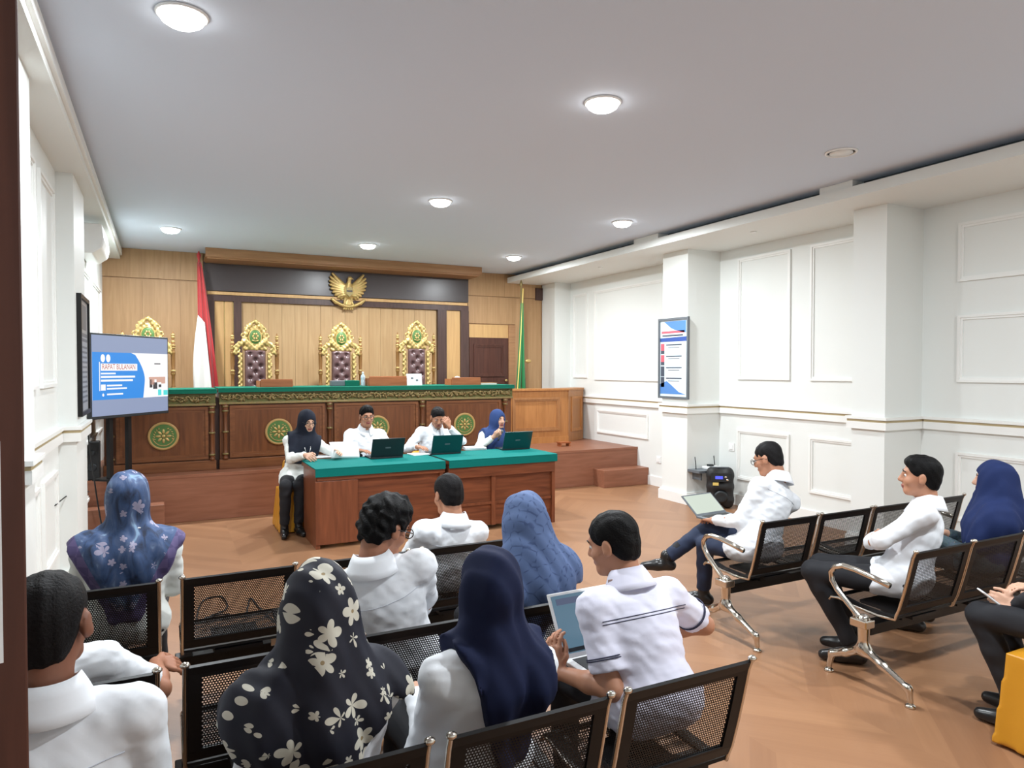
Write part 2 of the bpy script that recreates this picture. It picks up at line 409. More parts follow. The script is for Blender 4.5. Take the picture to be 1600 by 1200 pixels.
def frame_m(name, parent, axis, p, a0, a1, z0, z1, side, wd=.045, dp=.022):
    """a rectangular moulding on a wall. axis 'x': wall plane at x = p, spanning y a0..a1; 'y': plane y = p spanning x"""
    mb = MB()
    def bar(aa, ab, za, zb, d):
        if axis == 'x': mb.box((min(p, p+side*d), aa, za), (max(p, p+side*d), ab, zb))
        else: mb.box((aa, min(p, p+side*d), za), (ab, max(p, p+side*d), zb))
    for ins, d, w_ in ((0, dp, wd*.55), (wd*.55, dp*.55, wd*.45)):
        A0, A1, B0, B1 = a0+ins, a1-ins, z0+ins, z1-ins
        bar(A0, A1, B1-w_, B1, d); bar(A0, A1, B0, B0+w_, d); bar(A0, A0+w_, B0+w_, B1-w_, d); bar(A1-w_, A1, B0+w_, B1-w_, d)
    return mb.build(name, 'trim_white', parent)
def rail(parent, axis, p, a0, a1, side, ext=0.0):
    for nm, z0, z1, d, mt in (('chair_rail', 1.175, 1.245, .035, 'trim_white'), ('rail_strip', 1.245, 1.268, .03, 'rail_gold'), ('rail_cap', 1.268, 1.295, .042, 'trim_white')):
        if axis == 'x': box(nm, (min(p, p+side*d), a0-ext, z0), (max(p, p+side*d), a1+ext, z1), mt, parent)
        else: box(nm, (a0, min(p, p+side*d), z0), (a1, max(p, p+side*d), z1), mt, parent)

# right wall: pilasters, rails, mouldings, skirting
PX = 6.05
def pilaster(name, x0, x1, y0, y1, zt, faceside):
    o = struct(box(name, (x0, y0, 0), (x1, y1, zt), 'wall_white'))
    for nm, z0, z1, e, mt in (('skirting', 0, .13, .035, 'trim_white'), ('skirting_cap', .13, .15, .022, 'trim_white'),
                              ('chair_rail', 1.175, 1.245, .035, 'trim_white'), ('rail_strip', 1.245, 1.268, .03, 'rail_gold'), ('rail_cap', 1.268, 1.295, .042, 'trim_white')):
        lo = [x0, y0-e, z0]; hi = [x1, y1+e, z1]
        if faceside < 0: lo[0] -= e
        else: hi[0] += e
        box(nm, lo, hi, mt, o)
    return o
SOF = 3.30
pilaster('wall_pilaster_right', PX, XR, 6.95, 7.45, SOF, -1)
pilaster('wall_pilaster_near_right', PX, XR, 4.21, 4.56, SOF, -1)
pilaster('wall_pilaster_far_right', 6.27, XR, 10.72, YB-.02, SOF, -1)
for a0, a1 in ((1.0, 4.17), (4.6, 6.91), (7.49, 10.68)):
    rail(wr, 'x', XR, a0, a1, -1)
    struct(box('baseboard_right', (XR-.02, a0, 0), (XR, a1, .14), 'trim_white'))
for a0, a1 in ((5.79, 6.62), (4.68, 5.51)):
    frame_m('panel_moulding', wr, 'x', XR, a0, a1, 1.62, 3.16, -1); frame_m('panel_moulding', wr, 'x', XR, a0, a1, .34, .98, -1)
frame_m('panel_moulding', wr, 'x', XR, 1.5, 3.87, 2.56, 3.1, -1); frame_m('panel_moulding', wr, 'x', XR, 1.5, 3.87, 1.63, 2.25, -1); frame_m('panel_moulding', wr, 'x', XR, 1.5, 3.87, .34, .98, -1)
frame_m('panel_moulding', wr, 'x', XR, 10.15, 10.6, 1.6, 3.08, -1); frame_m('panel_moulding', wr, 'x', XR, 8.0, 9.92, 1.57, 3.08, -1)
frame_m('panel_moulding', wr, 'x', XR, 8.45, 9.84, .68, 1.07, -1)
# soffits; the gap under the ceiling has its shade painted in as dark grey
s = struct(box('trim_1', (5.55, YF, SOF), (XR, YB-.02, 3.395), 'wall_white'))
struct(box('trim_2', (5.72, YF, 3.395), (XR, YB-.02, ZC-.002), 'painted_gap_shade'))
for y0, y1 in ((6.95, 7.45), (4.21, 4.56)): box('soffit_block', (5.565, y0, 3.395), (5.72, y1, ZC-.002), 'wall_white', s)
s2 = struct(box('trim_3', (XL, YF, SOF), (-.52, YB-.02, ZC-.002), 'wall_white'))
box('cornice', (-.52, YF, SOF+.05), (-.495, YB-.02, ZC-.03), 'trim_white', s2)
struct(box('trim_4', (XN, YF, SOF), (XL, 4.17, ZC-.002), 'wall_white'))
for x in (5.95, ):
    for y in (5.75, 8.8): MB().lathe([(.035, -.012), (.035, 0)], (x, y, SOF), 16).build('soffit_vent', 'plastic_white', s)
# left wall
pilaster('wall_pilaster_near_left', XL, -.62, 4.17, 4.47, SOF, 1)
pilaster('wall_pilaster_left', XL, -.62, 6.48, 7.3, SOF, 1)
for a0, a1 in ((4.51, 6.44), (7.34, YB-.05)):
    bl_ = struct(box('baseboard_left', (XL, a0, 0), (XL+.02, a1, .14), 'trim_white'))
    rail(bl_, 'x', XL, a0, a1, 1)
for a0, a1 in ((4.7, 5.4), (5.58, 6.28), (7.45, 7.95), (8.1, 9.1), (9.3, 10.7)):
    frame_m('panel_moulding', bl_, 'x', XL, a0, a1, 1.62, 3.1 if a0 < 7 else 2.8, 1)
    frame_m('panel_moulding', bl_, 'x', XL, a0, a1, .34, .98, 1)

# back wall: timber planks, dark portal, canopy, door
x = 1.07
while x < 4.19:
    x1 = min(x+.195, 4.2); box('plank', (x, YB-.03, .54), (x1-.003, YB, 2.77), 'wood_wall', wb); x = x1
for z0, z1 in ((.54, 3.035), (3.05, ZC-.002)):
    xs = [XL, -.25, .24, .545] if True else []
    for a, b_ in zip(xs[:-1], xs[1:]): box('plank', (a, YB-.025, z0), (b_-.002, YB, z1), 'wood_wall_side', wb)
for a, b_, z0, z1 in ((4.78, 5.7, 2.56, 3.035), (5.7, 6.25, .54, 3.035), (4.78, 5.5, 3.05, ZC-.002), (5.5, 6.25, 3.05, ZC-.002)):
    box('plank', (a, YB-.025, z0), (b_-.002, YB, z1), 'wood_wall_side', wb)
box('corner_block', (6.12, YB-.06, 3.02), (6.26, YB-.025, 3.24), 'wood_darkframe', wb)
box('header_panel', (.55, YB-.07, 2.915), (4.77, YB, 3.33), 'panel_charcoal', wb)
box('header_strip', (.6, YB-.095, 2.855), (4.74, YB, 2.9), 'wood_light', wb)
box('header_beam', (.55, YB-.08, 2.765), (4.77, YB, 2.85), 'wood_darkframe', wb)
for a, b_ in ((.55, .69), (.955, 1.065), (4.2, 4.36), (4.62, 4.775)): box('portal_column', (a, YB-.08, .54), (b_, YB, 2.765), 'wood_darkframe', wb)
for a, b_ in ((.69, .82), (.83, .945), (4.36, 4.62)): box('portal_panel', (a+.004, YB-.05, .54), (b_, YB, 2.765), 'wood_light', wb)
for a in (.822, .946): box('gilt_bead', (a, YB-.056, .6), (a+.008, YB-.02, 2.75), 'gilt', wb)
cn = struct(MB().box((.55, 10.62, 3.33), (4.79, YB-.02, 3.36)).box((.55, 10.6, 3.34), (4.79, 10.66, ZC-.002)).build('trim_5', 'wood_fascia'))
box('canopy_soffit_board', (.57, 10.66, 3.315), (4.77, YB-.07, 3.33), 'wood_fascia', cn)
d1 = struct(box('door_1', (4.8, YB-.045, .54), (5.56, YB-.005, 2.31), 'wood_door'))
frame_m('door_panel', d1, 'y', YB-.045, 4.88, 5.48, 1.62, 2.2, -1, .06, .02).data.materials[0] = MATS['wood_door']
frame_m('door_panel', d1, 'y', YB-.045, 4.88, 5.48, .68, 1.52, -1, .06, .02).data.materials[0] = MATS['wood_door']
box('door_lintel', (4.8, YB-.035, 2.31), (5.56, YB, 2.54), 'wood_light', d1)
box('door_jamb', (5.56, YB-.07, .54), (5.69, YB, 2.545), 'wood_fascia', d1)
MB().lathe([(.012, 0), (.012, .04), (.022, .045), (.022, .07)], (5.49, YB-.045, 1.55), 12, Matrix.Rotation(PI/2, 4, 'X')).build('door_knob', 'gilt', d1, True)

# platform, steps
PF, PZ = 8.72, .54
pl = struct(box('floor_platform', (XL, PF, 0), (XR, YB, PZ), 'wood_platform', bevel=.006))
box('step', (XL, PF-.26, 0), (0.0, PF, .265), 'wood_platform', pl, .006)
box('step', (5.78, PF-.28, 0), (XR, PF, .255), 'wood_platform', pl, .006)
box('nosing', (XL, PF-.006, PZ-.03), (XR, PF, PZ+.004), 'wood_platform', pl)

# ------------------------------------------------------------------ ceiling downlights (3 x 3 grid, one not lit); two added behind the viewpoint, unseen, to light the audience
def downlight(x, y, lit, label, grp='recessed ceiling downlights'):
    t = thing('downlight', label, 'ceiling light', (x, y, ZC-.001), 0, grp if lit else None)
    mb = MB(); k = 28
    prof = [(.12, 0), (.12, -.006), (.114, -.012), (.104, -.012), (.102, -.006), (.102, 0)]
    mb.lathe(prof, (0, 0, 0), k).build('trim_ring', 'plastic_white', t, True)
    MB().lathe([(.103, -.002), (.103, -.014), (.094, -.034), (.07, -.05), (.035, -.058), (.004, -.06)] if lit else [(.085, -.002), (.085, -.013)], (0, 0, 0), k).build('lens', 'lamp_lens' if lit else 'plastic_white', t, True)  # lit lens is domed and widened, its shape standing in for bloom
    if lit:
        ld = bpy.data.lights.new('downlight_beam', 'AREA'); ld.shape = 'DISK'; ld.size = .16; ld.energy = LAMP_W; ld.color = LAMP_COL[:3]
        lo = bpy.data.objects.new('downlight_beam', ld); C.objects.link(lo); lo.parent = t; lo.location = (0, 0, -.068)
    return t
LX, LY = (.1, 2.53, 4.78), (3.72, 6.62, 9.4)
NM = {(0,0): 'bright ceiling downlight above the chairs near the white left wall', (1,0): 'bright ceiling downlight above the chairs in mid ceiling', (1,1): 'bright ceiling downlight above the long green topped table',
      (2,1): 'bright ceiling downlight between the long table and the white pillar', (0,2): 'bright ceiling downlight in front of the red and white flag', (1,2): 'bright ceiling downlight before the golden eagle emblem', (2,2): 'bright ceiling downlight before the green flag'}
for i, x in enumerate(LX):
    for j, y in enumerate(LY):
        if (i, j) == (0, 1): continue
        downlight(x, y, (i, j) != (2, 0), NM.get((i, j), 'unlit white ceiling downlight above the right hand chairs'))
downlight(LX[1], .82, True, 'added unseen ceiling downlight lighting the audience from behind beside the door leaf')  # this lamp and the next are added out of view to brighten the backs
downlight(LX[2], .82, True, 'added unseen ceiling downlight lighting the audience from behind beside the right wall')
# ------------------------------------------------------------------ SDF toolkit: fields sampled on a grid, skinned with surface nets
class Fld:
    def __init__(s, lo, hi, vx):
        s.lo = np.array(lo, float); s.vx = vx; n = np.ceil((np.array(hi, float)-s.lo)/vx).astype(int)+1
        s.ax = [(s.lo[i]+vx*np.arange(n[i])).astype(np.float32) for i in range(3)]
        s.D = np.full(n, 0.25, np.float32)
    def like(s):
        f = Fld.__new__(Fld); f.lo, f.vx, f.ax = s.lo, s.vx, s.ax; f.D = np.full(s.D.shape, 0.25, np.float32); return f
    def copy(s):
        f = s.like(); f.D = s.D.copy(); return f
    def sl(s, lo, hi):
        r = []
        for i in range(3):
            a = int(max(0, math.floor((lo[i]-s.lo[i])/s.vx))); b = int(min(s.D.shape[i], math.ceil((hi[i]-s.lo[i])/s.vx)+1))
            if b <= a: return None
            r.append(slice(a, b))
        return tuple(r)
    def xyz(s, q): return s.ax[0][q[0]][:, None, None], s.ax[1][q[1]][None, :, None], s.ax[2][q[2]][None, None, :]
    def put(s, q, d, k, op):
        A = s.D[q]
        if op == 'u':
            if k > 0:
                h = np.clip(.5+.5*(A-d)/k, 0, 1); s.D[q] = A+(d-A)*h-k*h*(1-h)
            else: s.D[q] = np.minimum(A, d)
        else:
            d = -d
            if k > 0:
                h = np.clip(.5-.5*(A-d)/k, 0, 1); s.D[q] = A+(d-A)*h+k*h*(1-h)
            else: s.D[q] = np.maximum(A, d)
    def cap(s, a, b, ra, rb=None, k=.02, op='u'):
        rb = ra if rb is None else rb; a = np.array(a, np.float32); b = np.array(b, np.float32); m = max(ra, rb)+k+.035
        q = s.sl(np.minimum(a, b)-m, np.maximum(a, b)+m)
        if q is None: return s
        X, Y, Z = s.xyz(q); ba = b-a; L2 = float(ba@ba)+1e-9
        px, py, pz = X-a[0], Y-a[1], Z-a[2]
        t = np.clip((px*ba[0]+py*ba[1]+pz*ba[2])/L2, 0, 1)
        d = np.sqrt((px-t*ba[0])**2+(py-t*ba[1])**2+(pz-t*ba[2])**2)-(ra+(rb-ra)*t)
        s.put(q, d.astype(np.float32), k, op); return s
    def ell(s, c, r, R=None, k=.02, op='u'):
        c = np.array(c, np.float32); r = np.array(r, np.float32); m = float(max(r))+k+.035
        q = s.sl(c-m, c+m)
        if q is None: return s
        X, Y, Z = s.xyz(q); px, py, pz = X-c[0], Y-c[1], Z-c[2]
        if R is not None:
            R = np.array(R, np.float32)
            px, py, pz = (px*R[0][0]+py*R[1][0]+pz*R[2][0], px*R[0][1]+py*R[1][1]+pz*R[2][1], px*R[0][2]+py*R[1][2]+pz*R[2][2])
        k0 = np.sqrt((px/r[0])**2+(py/r[1])**2+(pz/r[2])**2)+1e-6
        k1 = np.sqrt((px/r[0]**2)**2+(py/r[1]**2)**2+(pz/r[2]**2)**2)+1e-6
        s.put(q, (k0*(k0-1)/k1).astype(np.float32), k, op); return s
    def cut(s, fn, k=0.0):
        """keep where fn(x, y, z) < 0"""
        q = tuple(slice(0, n) for n in s.D.shape); d = fn(*s.xyz(q)); s.put(q, -np.broadcast_to(d, s.D.shape).astype(np.float32), k, 's'); return s
    def warp(s, fn):
        q = tuple(slice(0, n) for n in s.D.shape); s.D += fn(*s.xyz(q)).astype(np.float32); return s
    def nets(s):
        D = s.D; D[0] = D[-1] = .25; D[:, 0] = D[:, -1] = .25; D[:, :, 0] = D[:, :, -1] = .25
        I = D < 0
        c = I[:-1, :-1, :-1].astype(np.int8)
        for dx in (0, 1):
            for dy in (0, 1):
                for dz in (0, 1):
                    if dx+dy+dz: c = c + I[dx:D.shape[0]-1+dx, dy:D.shape[1]-1+dy, dz:D.shape[2]-1+dz]
        act = (c > 0) & (c < 8); i, j, k = np.nonzero(act)
        vid = np.full(act.shape, -1, np.int32); vid[i, j, k] = np.arange(len(i))
        corners = [(a, b, e) for a in (0, 1) for b in (0, 1) for e in (0, 1)]
        val = {q: D[i+q[0], j+q[1], k+q[2]] for q in corners}
        acc = np.zeros((len(i), 3)); cnt = np.zeros(len(i))
        for q in corners:
            for a in range(3):
                if q[a]: continue
                p = list(q); p[a] = 1; va, vb = val[q], val[tuple(p)]; m = (va < 0) != (vb < 0)
                t = np.where(m, va/np.where(m, va-vb, 1), 0)
                for e in range(3): acc[:, e] += np.where(m, q[e] + (t if e == a else 0), 0)
                cnt += m
        V = s.lo+s.vx*(np.stack([i, j, k], 1)+acc/cnt[:, None])
        Fs = []
        for a in range(3):
            u_, v_ = (a+1) % 3, (a+2) % 3
            n = list(D.shape); A = [slice(1, n[0]-1), slice(1, n[1]-1), slice(1, n[2]-1)]
            A[a] = slice(0, n[a]-1); B = list(A); B[a] = slice(1, n[a])
            x0 = I[tuple(A)]; x1 = I[tuple(B)]; e = np.stack(np.nonzero(x0 != x1), 1)
            if not len(e): continue
            e = e + np.array([A[0].start, A[1].start, A[2].start]); sg = I[e[:, 0], e[:, 1], e[:, 2]]
            U = np.eye(3, dtype=int)[u_]; W = np.eye(3, dtype=int)[v_]
            g = lambda p: vid[p[:, 0], p[:, 1], p[:, 2]]
            quad = np.stack([g(e-U-W), g(e-W), g(e), g(e-U)], 1)
            quad[~sg] = quad[~sg][:, ::-1]; Fs.append(quad)
        return V, np.concatenate(Fs) if Fs else np.zeros((0, 4), int)
    def build(s, name, mat, parent=None, off=(0, 0, 0), attr=None, mats=None, pick=None):
        V, Fq = s.nets()
        me = bpy.data.meshes.new(name); n, m = len(V), len(Fq)
        me.vertices.add(n); me.vertices.foreach_set('co', (V-np.array(off)).astype(np.float32).ravel())
        me.loops.add(m*4); me.loops.foreach_set('vertex_index', Fq.astype(np.int32).ravel())
        me.polygons.add(m); me.polygons.foreach_set('loop_start', np.arange(0, m*4, 4, dtype=np.int32))
        me.update(calc_edges=True); me.validate()
        for q in (mats or [mat]): me.materials.append(MATS[q])
        if pick is not None:
            ix = pick(V[Fq].mean(1)).astype(np.int32); me.polygons.foreach_set('material_index', ix[:len(me.polygons)])
        if attr:
            for nm, fn in attr.items():
                a = me.attributes.new(nm, 'FLOAT', 'POINT'); a.data.foreach_set('value', fn(V).astype(np.float32))
        me.shade_smooth()
        return link(name, me, parent)

# ------------------------------------------------------------------ judges' bench and its wing
def half_column(parent, x, y, z0, z1, name='column'):
    h = z1-z0
    prof = [(.03, 0), (.03, .03*h), (.022, .05*h), (.028, .08*h), (.034, .1*h), (.026, .13*h), (.021, .16*h), (.021, .46*h), (.029, .49*h), (.029, .51*h), (.021, .54*h), (.021, .8*h), (.026, .83*h), (.036, .88*h), (.03, .93*h), (.036, .97*h), (.036, h)]
    o = MB().lathe(prof, (x, y, z0), 12).build(name, 'wood_bench', parent, True)
    for f in (.1, .5, .88, .965): MB().lathe([(.034, -.012), (.04, 0), (.034, .012)], (x, y, z0+f*h), 12).build('gilt_ring', 'gilt_dark', o, True)
def emblem(parent, x, y, z, r, name='emblem'):
    Mx = Matrix.Rotation(PI/2, 4, 'X')
    o = MB().lathe([(r*.92, 0), (r, .006), (r, .018), (r*.88, .024), (r*.84, .018)], (x, y, z), 32, Mx).build(name, 'emblem_ring', parent, True)
    MB().lathe([(r*.84, 0), (r*.84, .019)], (x, y, z), 32, Mx).build('disc', 'emblem_green', o)
    g = MB()
    for i in range(8):
        a = 2*PI*i/8; g.ball((x+math.cos(a)*r*.33, y-.02, z+math.sin(a)*r*.33), (r*.19, .007, r*.085), 8, 5, Matrix.Rotation(-a, 3, 'Y'))
    g.ball((x, y-.021, z), (r*.13, .012, r*.13), 10, 6)
    for i in range(22):
        a = PI*1.12+PI*.76*2*i/21 - PI*.38 if False else PI*(1.08+.84*i/21)
        g.box((x+math.cos(a)*r*.68-.006, y-.022, z+math.sin(a)*r*.68-.006), (x+math.cos(a)*r*.68+.006, y-.016, z+math.sin(a)*r*.68+.006))
    for sgn in (-1, 1):
        for i in range(6):
            a = PI/2+sgn*(.5+.28*i); g.ball((x+math.cos(a)*r*.6, y-.02, z+math.sin(a)*r*.6), (r*.09, .006, r*.04), 6, 4, Matrix.Rotation(-a+.6, 3, 'Y'))
    g.build('gilt_motif', 'gilt', o, True)
def carved_strip(parent, x0, x1, y, z0, z1):
    g = MB(); h = z1-z0; x = x0+.05; r2 = random.Random(3)
    while x < x1-.04:
        for q in range(5):
            a = r2.uniform(0, PI); g.ball((x+r2.uniform(-.03, .03), y-.012, z0+h*r2.uniform(.22, .8)), (r2.uniform(.018, .036), r2.uniform(.008, .018), r2.uniform(.009, .016)), 7, 4, Matrix.Rotation(a, 3, 'Y'))
        pts = [(x+.05*math.cos(t)*(1-t/9), y-.014, z0+h*.5+.03*math.sin(t)*(1-t/9)) for t in np.linspace(0, 6, 12)]
        g.tube(pts, .007, 5); x += .072
    o = g.build('carved_frieze', 'gilt_dark', parent, True); o['kind'] = 'stuff'
def judge_bench(name, label, x0, x1, yf, zt, bays, cols):
    t = thing(name, label, 'bench', ((x0+x1)/2, yf+.35, PZ)); L = Matrix.Translation(-t.location)
    P = bpy.data.objects.new('tmp', None)
    kids0 = set(bpy.data.objects)
    box('carcass', (x0, yf+.04, PZ), (x1, yf+.7, zt-.03), 'wood_bench', t)
    box('plinth', (x0-.01, yf, PZ), (x1+.01, yf+.05, PZ+.12), 'wood_bench_h', t, .006)
    box('top_board', (x0-.01, yf-.03, zt-.06), (x1+.01, yf+.74, zt-.012), 'wood_bench_h', t)
    box('frieze_board', (x0-.005, yf+.005, zt-.175), (x1+.005, yf+.05, zt-.06), 'carve_olive', t)
    box('frieze_ledge', (x0-.01, yf-.012, zt-.2), (x1+.01, yf+.05, zt-.172), 'gilt_dark', t, .004)
    carved_strip(t, x0, x1, yf+.003, zt-.172, zt-.062)
    MB().box((x0-.02, yf-.045, zt-.012), (x1+.02, yf+.75, zt)).box((x0-.02, yf-.045, zt-.055), (x1+.02, yf-.038, zt-.012)).build('green_cloth', 'green_cloth_dark', t, bevel=.003)
    for a, b_ in bays:
        p = box('panel', (a+.09, yf+.026, PZ+.16), (b_-.09, yf+.04, zt-.24), 'wood_bench', t)
        frame_m('panel_frame', p, 'y', yf+.04, a+.06, b_-.06, PZ+.135, zt-.215, -1, .06, .03).data.materials[0] = MATS['wood_bench_h']
        emblem(t, (a+b_)/2, yf+.025, PZ+.43, .165)
    for x in cols: half_column(t, x, yf+.012, PZ+.12, zt-.2)
    for o in set(bpy.data.objects)-kids0:
        if o.parent is t: o.location = -t.location
    bpy.data.objects.remove(P)
    return t
BY, BZ = 9.02, 1.525
judge_bench('judges_bench', 'long carved wooden judges bench with green cloth top and three emblems', .61, 4.56, BY, BZ, ((.66, 1.92), (1.92, 3.18), (3.18, 4.44)), (.67, 1.92, 3.18, 4.45))
judge_bench('judges_bench', 'shorter carved wooden bench with green cloth top beside the television', -.6, .555, BY-.02, BZ-.01, ((-.54, .54),), (-.53, .52))
tag(MB().box((0.565, BY+.06, 1.0), (.6, BY+.1, 1.16)).build('name_card', 'flag_fringe', struct(box('trim_6', (.558, BY+.1, PZ), (.607, BY+.5, 1.4), 'wood_darkframe'))), 'x', 'x') if False else struct(box('trim_6', (.558, BY+.1, PZ), (.607, BY+.5, 1.4), 'wood_darkframe'))

# angled timber box at the right of the bench
t = thing('registrar_desk', 'light timber boxed desk with an angled side panel right of the bench', 'desk', (5.5, 10.1, PZ))
ZT = 1.43; pts = [(4.6, 9.86), (6.02, 9.86), (6.56, 10.24), (6.56, 10.5), (5.9, 10.16), (4.6, 10.16)]
Tl = Matrix.Translation(-t.location)
MB().prism(pts, PZ, ZT-.03, Tl).build('carcass', 'wood_box', t)
pt2 = [(4.57, 9.83), (6.03, 9.83), (6.57, 10.21), (6.57, 10.52), (5.9, 10.19), (4.57, 10.19)]
MB().prism(pt2, ZT-.03, ZT, Tl).build('desk_top', 'wood_box', t)
MB().box((4.6, 9.845, PZ), (6.03, 9.86, PZ+.1), Tl).build('skirting', 'wood_box', t)
f1 = frame_m('front_panel_frame', t, 'y', 9.86, 4.98, 5.86, PZ+.2, ZT-.14, -1, .06, .02); f1.location = -t.location; f1.data.materials[0] = MATS['wood_box_side']
a = math.atan2(.38, .54)
Ms = Matrix.Translation(Vector((6.02, 9.86, 0))-t.location) @ Matrix.Rotation(a, 4, 'Z')
MB().box((.01, -.012, PZ+.0), (.655, 0, ZT-.03), Ms).build('side_panel', 'wood_box_side', t)
f2 = frame_m('side_panel_frame', t, 'y', -.012, .12, .56, PZ+.16, ZT-.14, -1, .05, .018); f2.matrix_local = Ms; f2.data.materials[0] = MATS['wood_box']
# a little wooden offcut lying on the platform edge
tt = thing('wooden_footrest', 'small wooden footrest lying at the platform edge by the timber desk', 'footrest', tuple(at_z(881, 697, PZ)))
MB().box((-.1, -.06, .05), (.1, .06, .07)).build('top', 'wood_tray', tt); [box('leg', (sx*.08-.012, -.05, 0), (sx*.08+.012, .05, .05), 'wood_tray', tt) for sx in (-1, 1)]

# ------------------------------------------------------------------ throne chairs
def throne(x, y, label, dz=0.0):
    t = thing('throne_chair', label, 'chair', (x, y, PZ), 0, 'carved throne chairs behind the benches')
    H = 1.72+dz
    for sx in (-1, 1):
        h = H
        prof = [(.03, 0), (.03, .9), (.024, .93), (.032, .96), (.022, 1.0), (.022, 1.12), (.034, 1.15), (.022, 1.2), (.028, 1.3), (.028, 1.42), (.034, 1.44), (.02, 1.47), (.03, 1.5), (.026, 1.56), (.014, 1.6), (.024, 1.64), (.014, 1.68), (.003, h)]
        p = MB().lathe(prof, (sx*.295, .22, 0), 12).build('back_post', 'throne_wood', t, True)
        for z in (.96, 1.15, 1.19, 1.44, 1.5, 1.53, 1.58, 1.64, 1.67): MB().lathe([(.02, -.016), (.036 if z < 1.55 else .026, 0), (.02, .016)], (sx*.295, .22, z), 10).build('gilt_turning', 'gilt', p, True)
    f = Fld((-.3, .12, .7), (.3, .3, 1.95+dz), .008); k = .012
    for sx in (-1, 1):
        f.cap((sx*.19, .2, .75), (sx*.19, .2, 1.42), .03, .03, k)
        for i in range(9): f.cap((sx*(.185+.03*(i % 2)), .185, .8+.07*i), (sx*(.215-.02*(i % 2)), .185, .835+.07*i), .017, .017, .006)
        for a0 in range(7):
            t0, t1 = a0/7, (a0+1)/7
            A = (sx*(.26-.2*t0), .195, 1.44+.36*t0+.05*math.sin(t0*9)); B = (sx*(.26-.2*t1), .195, 1.44+.36*t1+.05*math.sin(t1*9))
            f.cap(A, B, .032, .03, k)
        for cx, cz, r in ((.24, 1.47, .035), (.2, 1.56, .032), (.15, 1.68, .032), (.11, 1.77, .03), (.25, 1.52, .026)):
            for j in range(6):
                q0, q1 = j*1.0, j*1.0+1
                f.cap((sx*(cx+r*math.cos(q0)), .18, cz+r*math.sin(q0)), (sx*(cx+r*math.cos(q1)), .18, cz+r*math.sin(q1)), .011, .011, .005)
        f.cap((sx*.1, .195, 1.82), (0, .19, 1.88), .02, .026, k); f.cap((sx*.13, .195, 1.6), (sx*.02, .2, 1.5), .05, .05, k)
    f.cap((-.13, .2, 1.5), (.13, .2, 1.5), .035, .035, k); f.ell((0, .2, 1.66), (.12, .025, .17), None, k)
    f.warp(lambda X, Y, Z: .005*np.sin(X*95)*np.sin(Z*88))
    cr = f.build('gilt_crest', 'gilt', t)
    e = MB().ball((0, .168, 1.66), (.078, .016, .1), 20, 10).build('emblem', 'emblem_green', t, True)
    g = MB()
    g.tube([(.082*math.cos(q), .17, 1.66+.105*math.sin(q)) for q in np.linspace(0, 2*PI, 24, endpoint=False)], .009, 6, True)
    for q in range(6): g.ball((.03*math.cos(q*PI/3), .152, 1.67+.035*math.sin(q*PI/3)), (.014, .006, .02), 6, 4)
    g.tube([(-.045, .155, 1.615), (0, .15, 1.6), (.045, .155, 1.615)], .008, 5); g.build('emblem_motif', 'gilt', e, True)
    # tufted leather pad
    nx, nz = 33, 57; vs = []; fs = []
    but = [(i*.07, 1.0+j*.085) for j in range(6) for i in ((-1, 1) if j % 2 else (0,))]
    for j in range(nz):
        for i in range(nx):
            x_ = -.14+.28*i/(nx-1); z_ = .86+.62*j/(nz-1); top = 1.44+.05*math.sqrt(max(0, 1-(x_/.17)**2)); z_ = min(z_, top) if j == nz-1 else .86+(top-.86)*j/(nz-1)
            e_ = min(1, min(.14-abs(x_), top-z_+.001, )/.03); d = .05*max(0, e_)**.5
            for bx_, bz_ in but: d -= .034*math.exp(-((x_-bx_)**2+(z_-bz_)**2)/.0009)
            vs.append((x_, .19-d, z_))
    for j in range(nz-1):
        for i in range(nx-1): a0 = j*nx+i; fs.append((a0, a0+1, a0+nx+1, a0+nx))
    pad = MB().add(vs, fs).build('back_cushion', 'leather', t, True)
    g = MB(); [g.ball((bx_, .165, bz_), .008, 6, 4) for bx_, bz_ in but]; g.build('button', 'leather', pad, True)
    box('seat', (-.3, -.3, .38), (.3, .22, .48), 'leather', t, .03)
    for sx in (-1, 1):
        MB().lathe([(.03, 0), (.022, .1), (.03, .3), (.035, .38)], (sx*.27, -.26, 0), 10).build('leg', 'throne_wood', t, True)
        MB().tube([(sx*.3, .2, .72), (sx*.31, 0, .7), (sx*.31, -.22, .69), (sx*.31, -.28, .64)], .025, 8).build('armrest', 'throne_wood', t, True)
    return t
t1 = throne(1.16, 10.1, 'carved gilt throne chair behind the bench between flag and eagle emblem')
def throne_copy(x, y, label, sz=1.0):
    c = copy_tree(t1); c.location = (x, y, PZ); c['label'] = label; c.scale = (1, 1, sz); return c
throne_copy(2.36, 10.1, 'carved gilt throne chair right below the golden eagle emblem')
throne_copy(3.53, 10.1, 'carved gilt throne chair beside the dark column near the brown door', 1.035)
throne_copy(-.17, 10.1, 'carved gilt throne chair partly hidden behind the television')

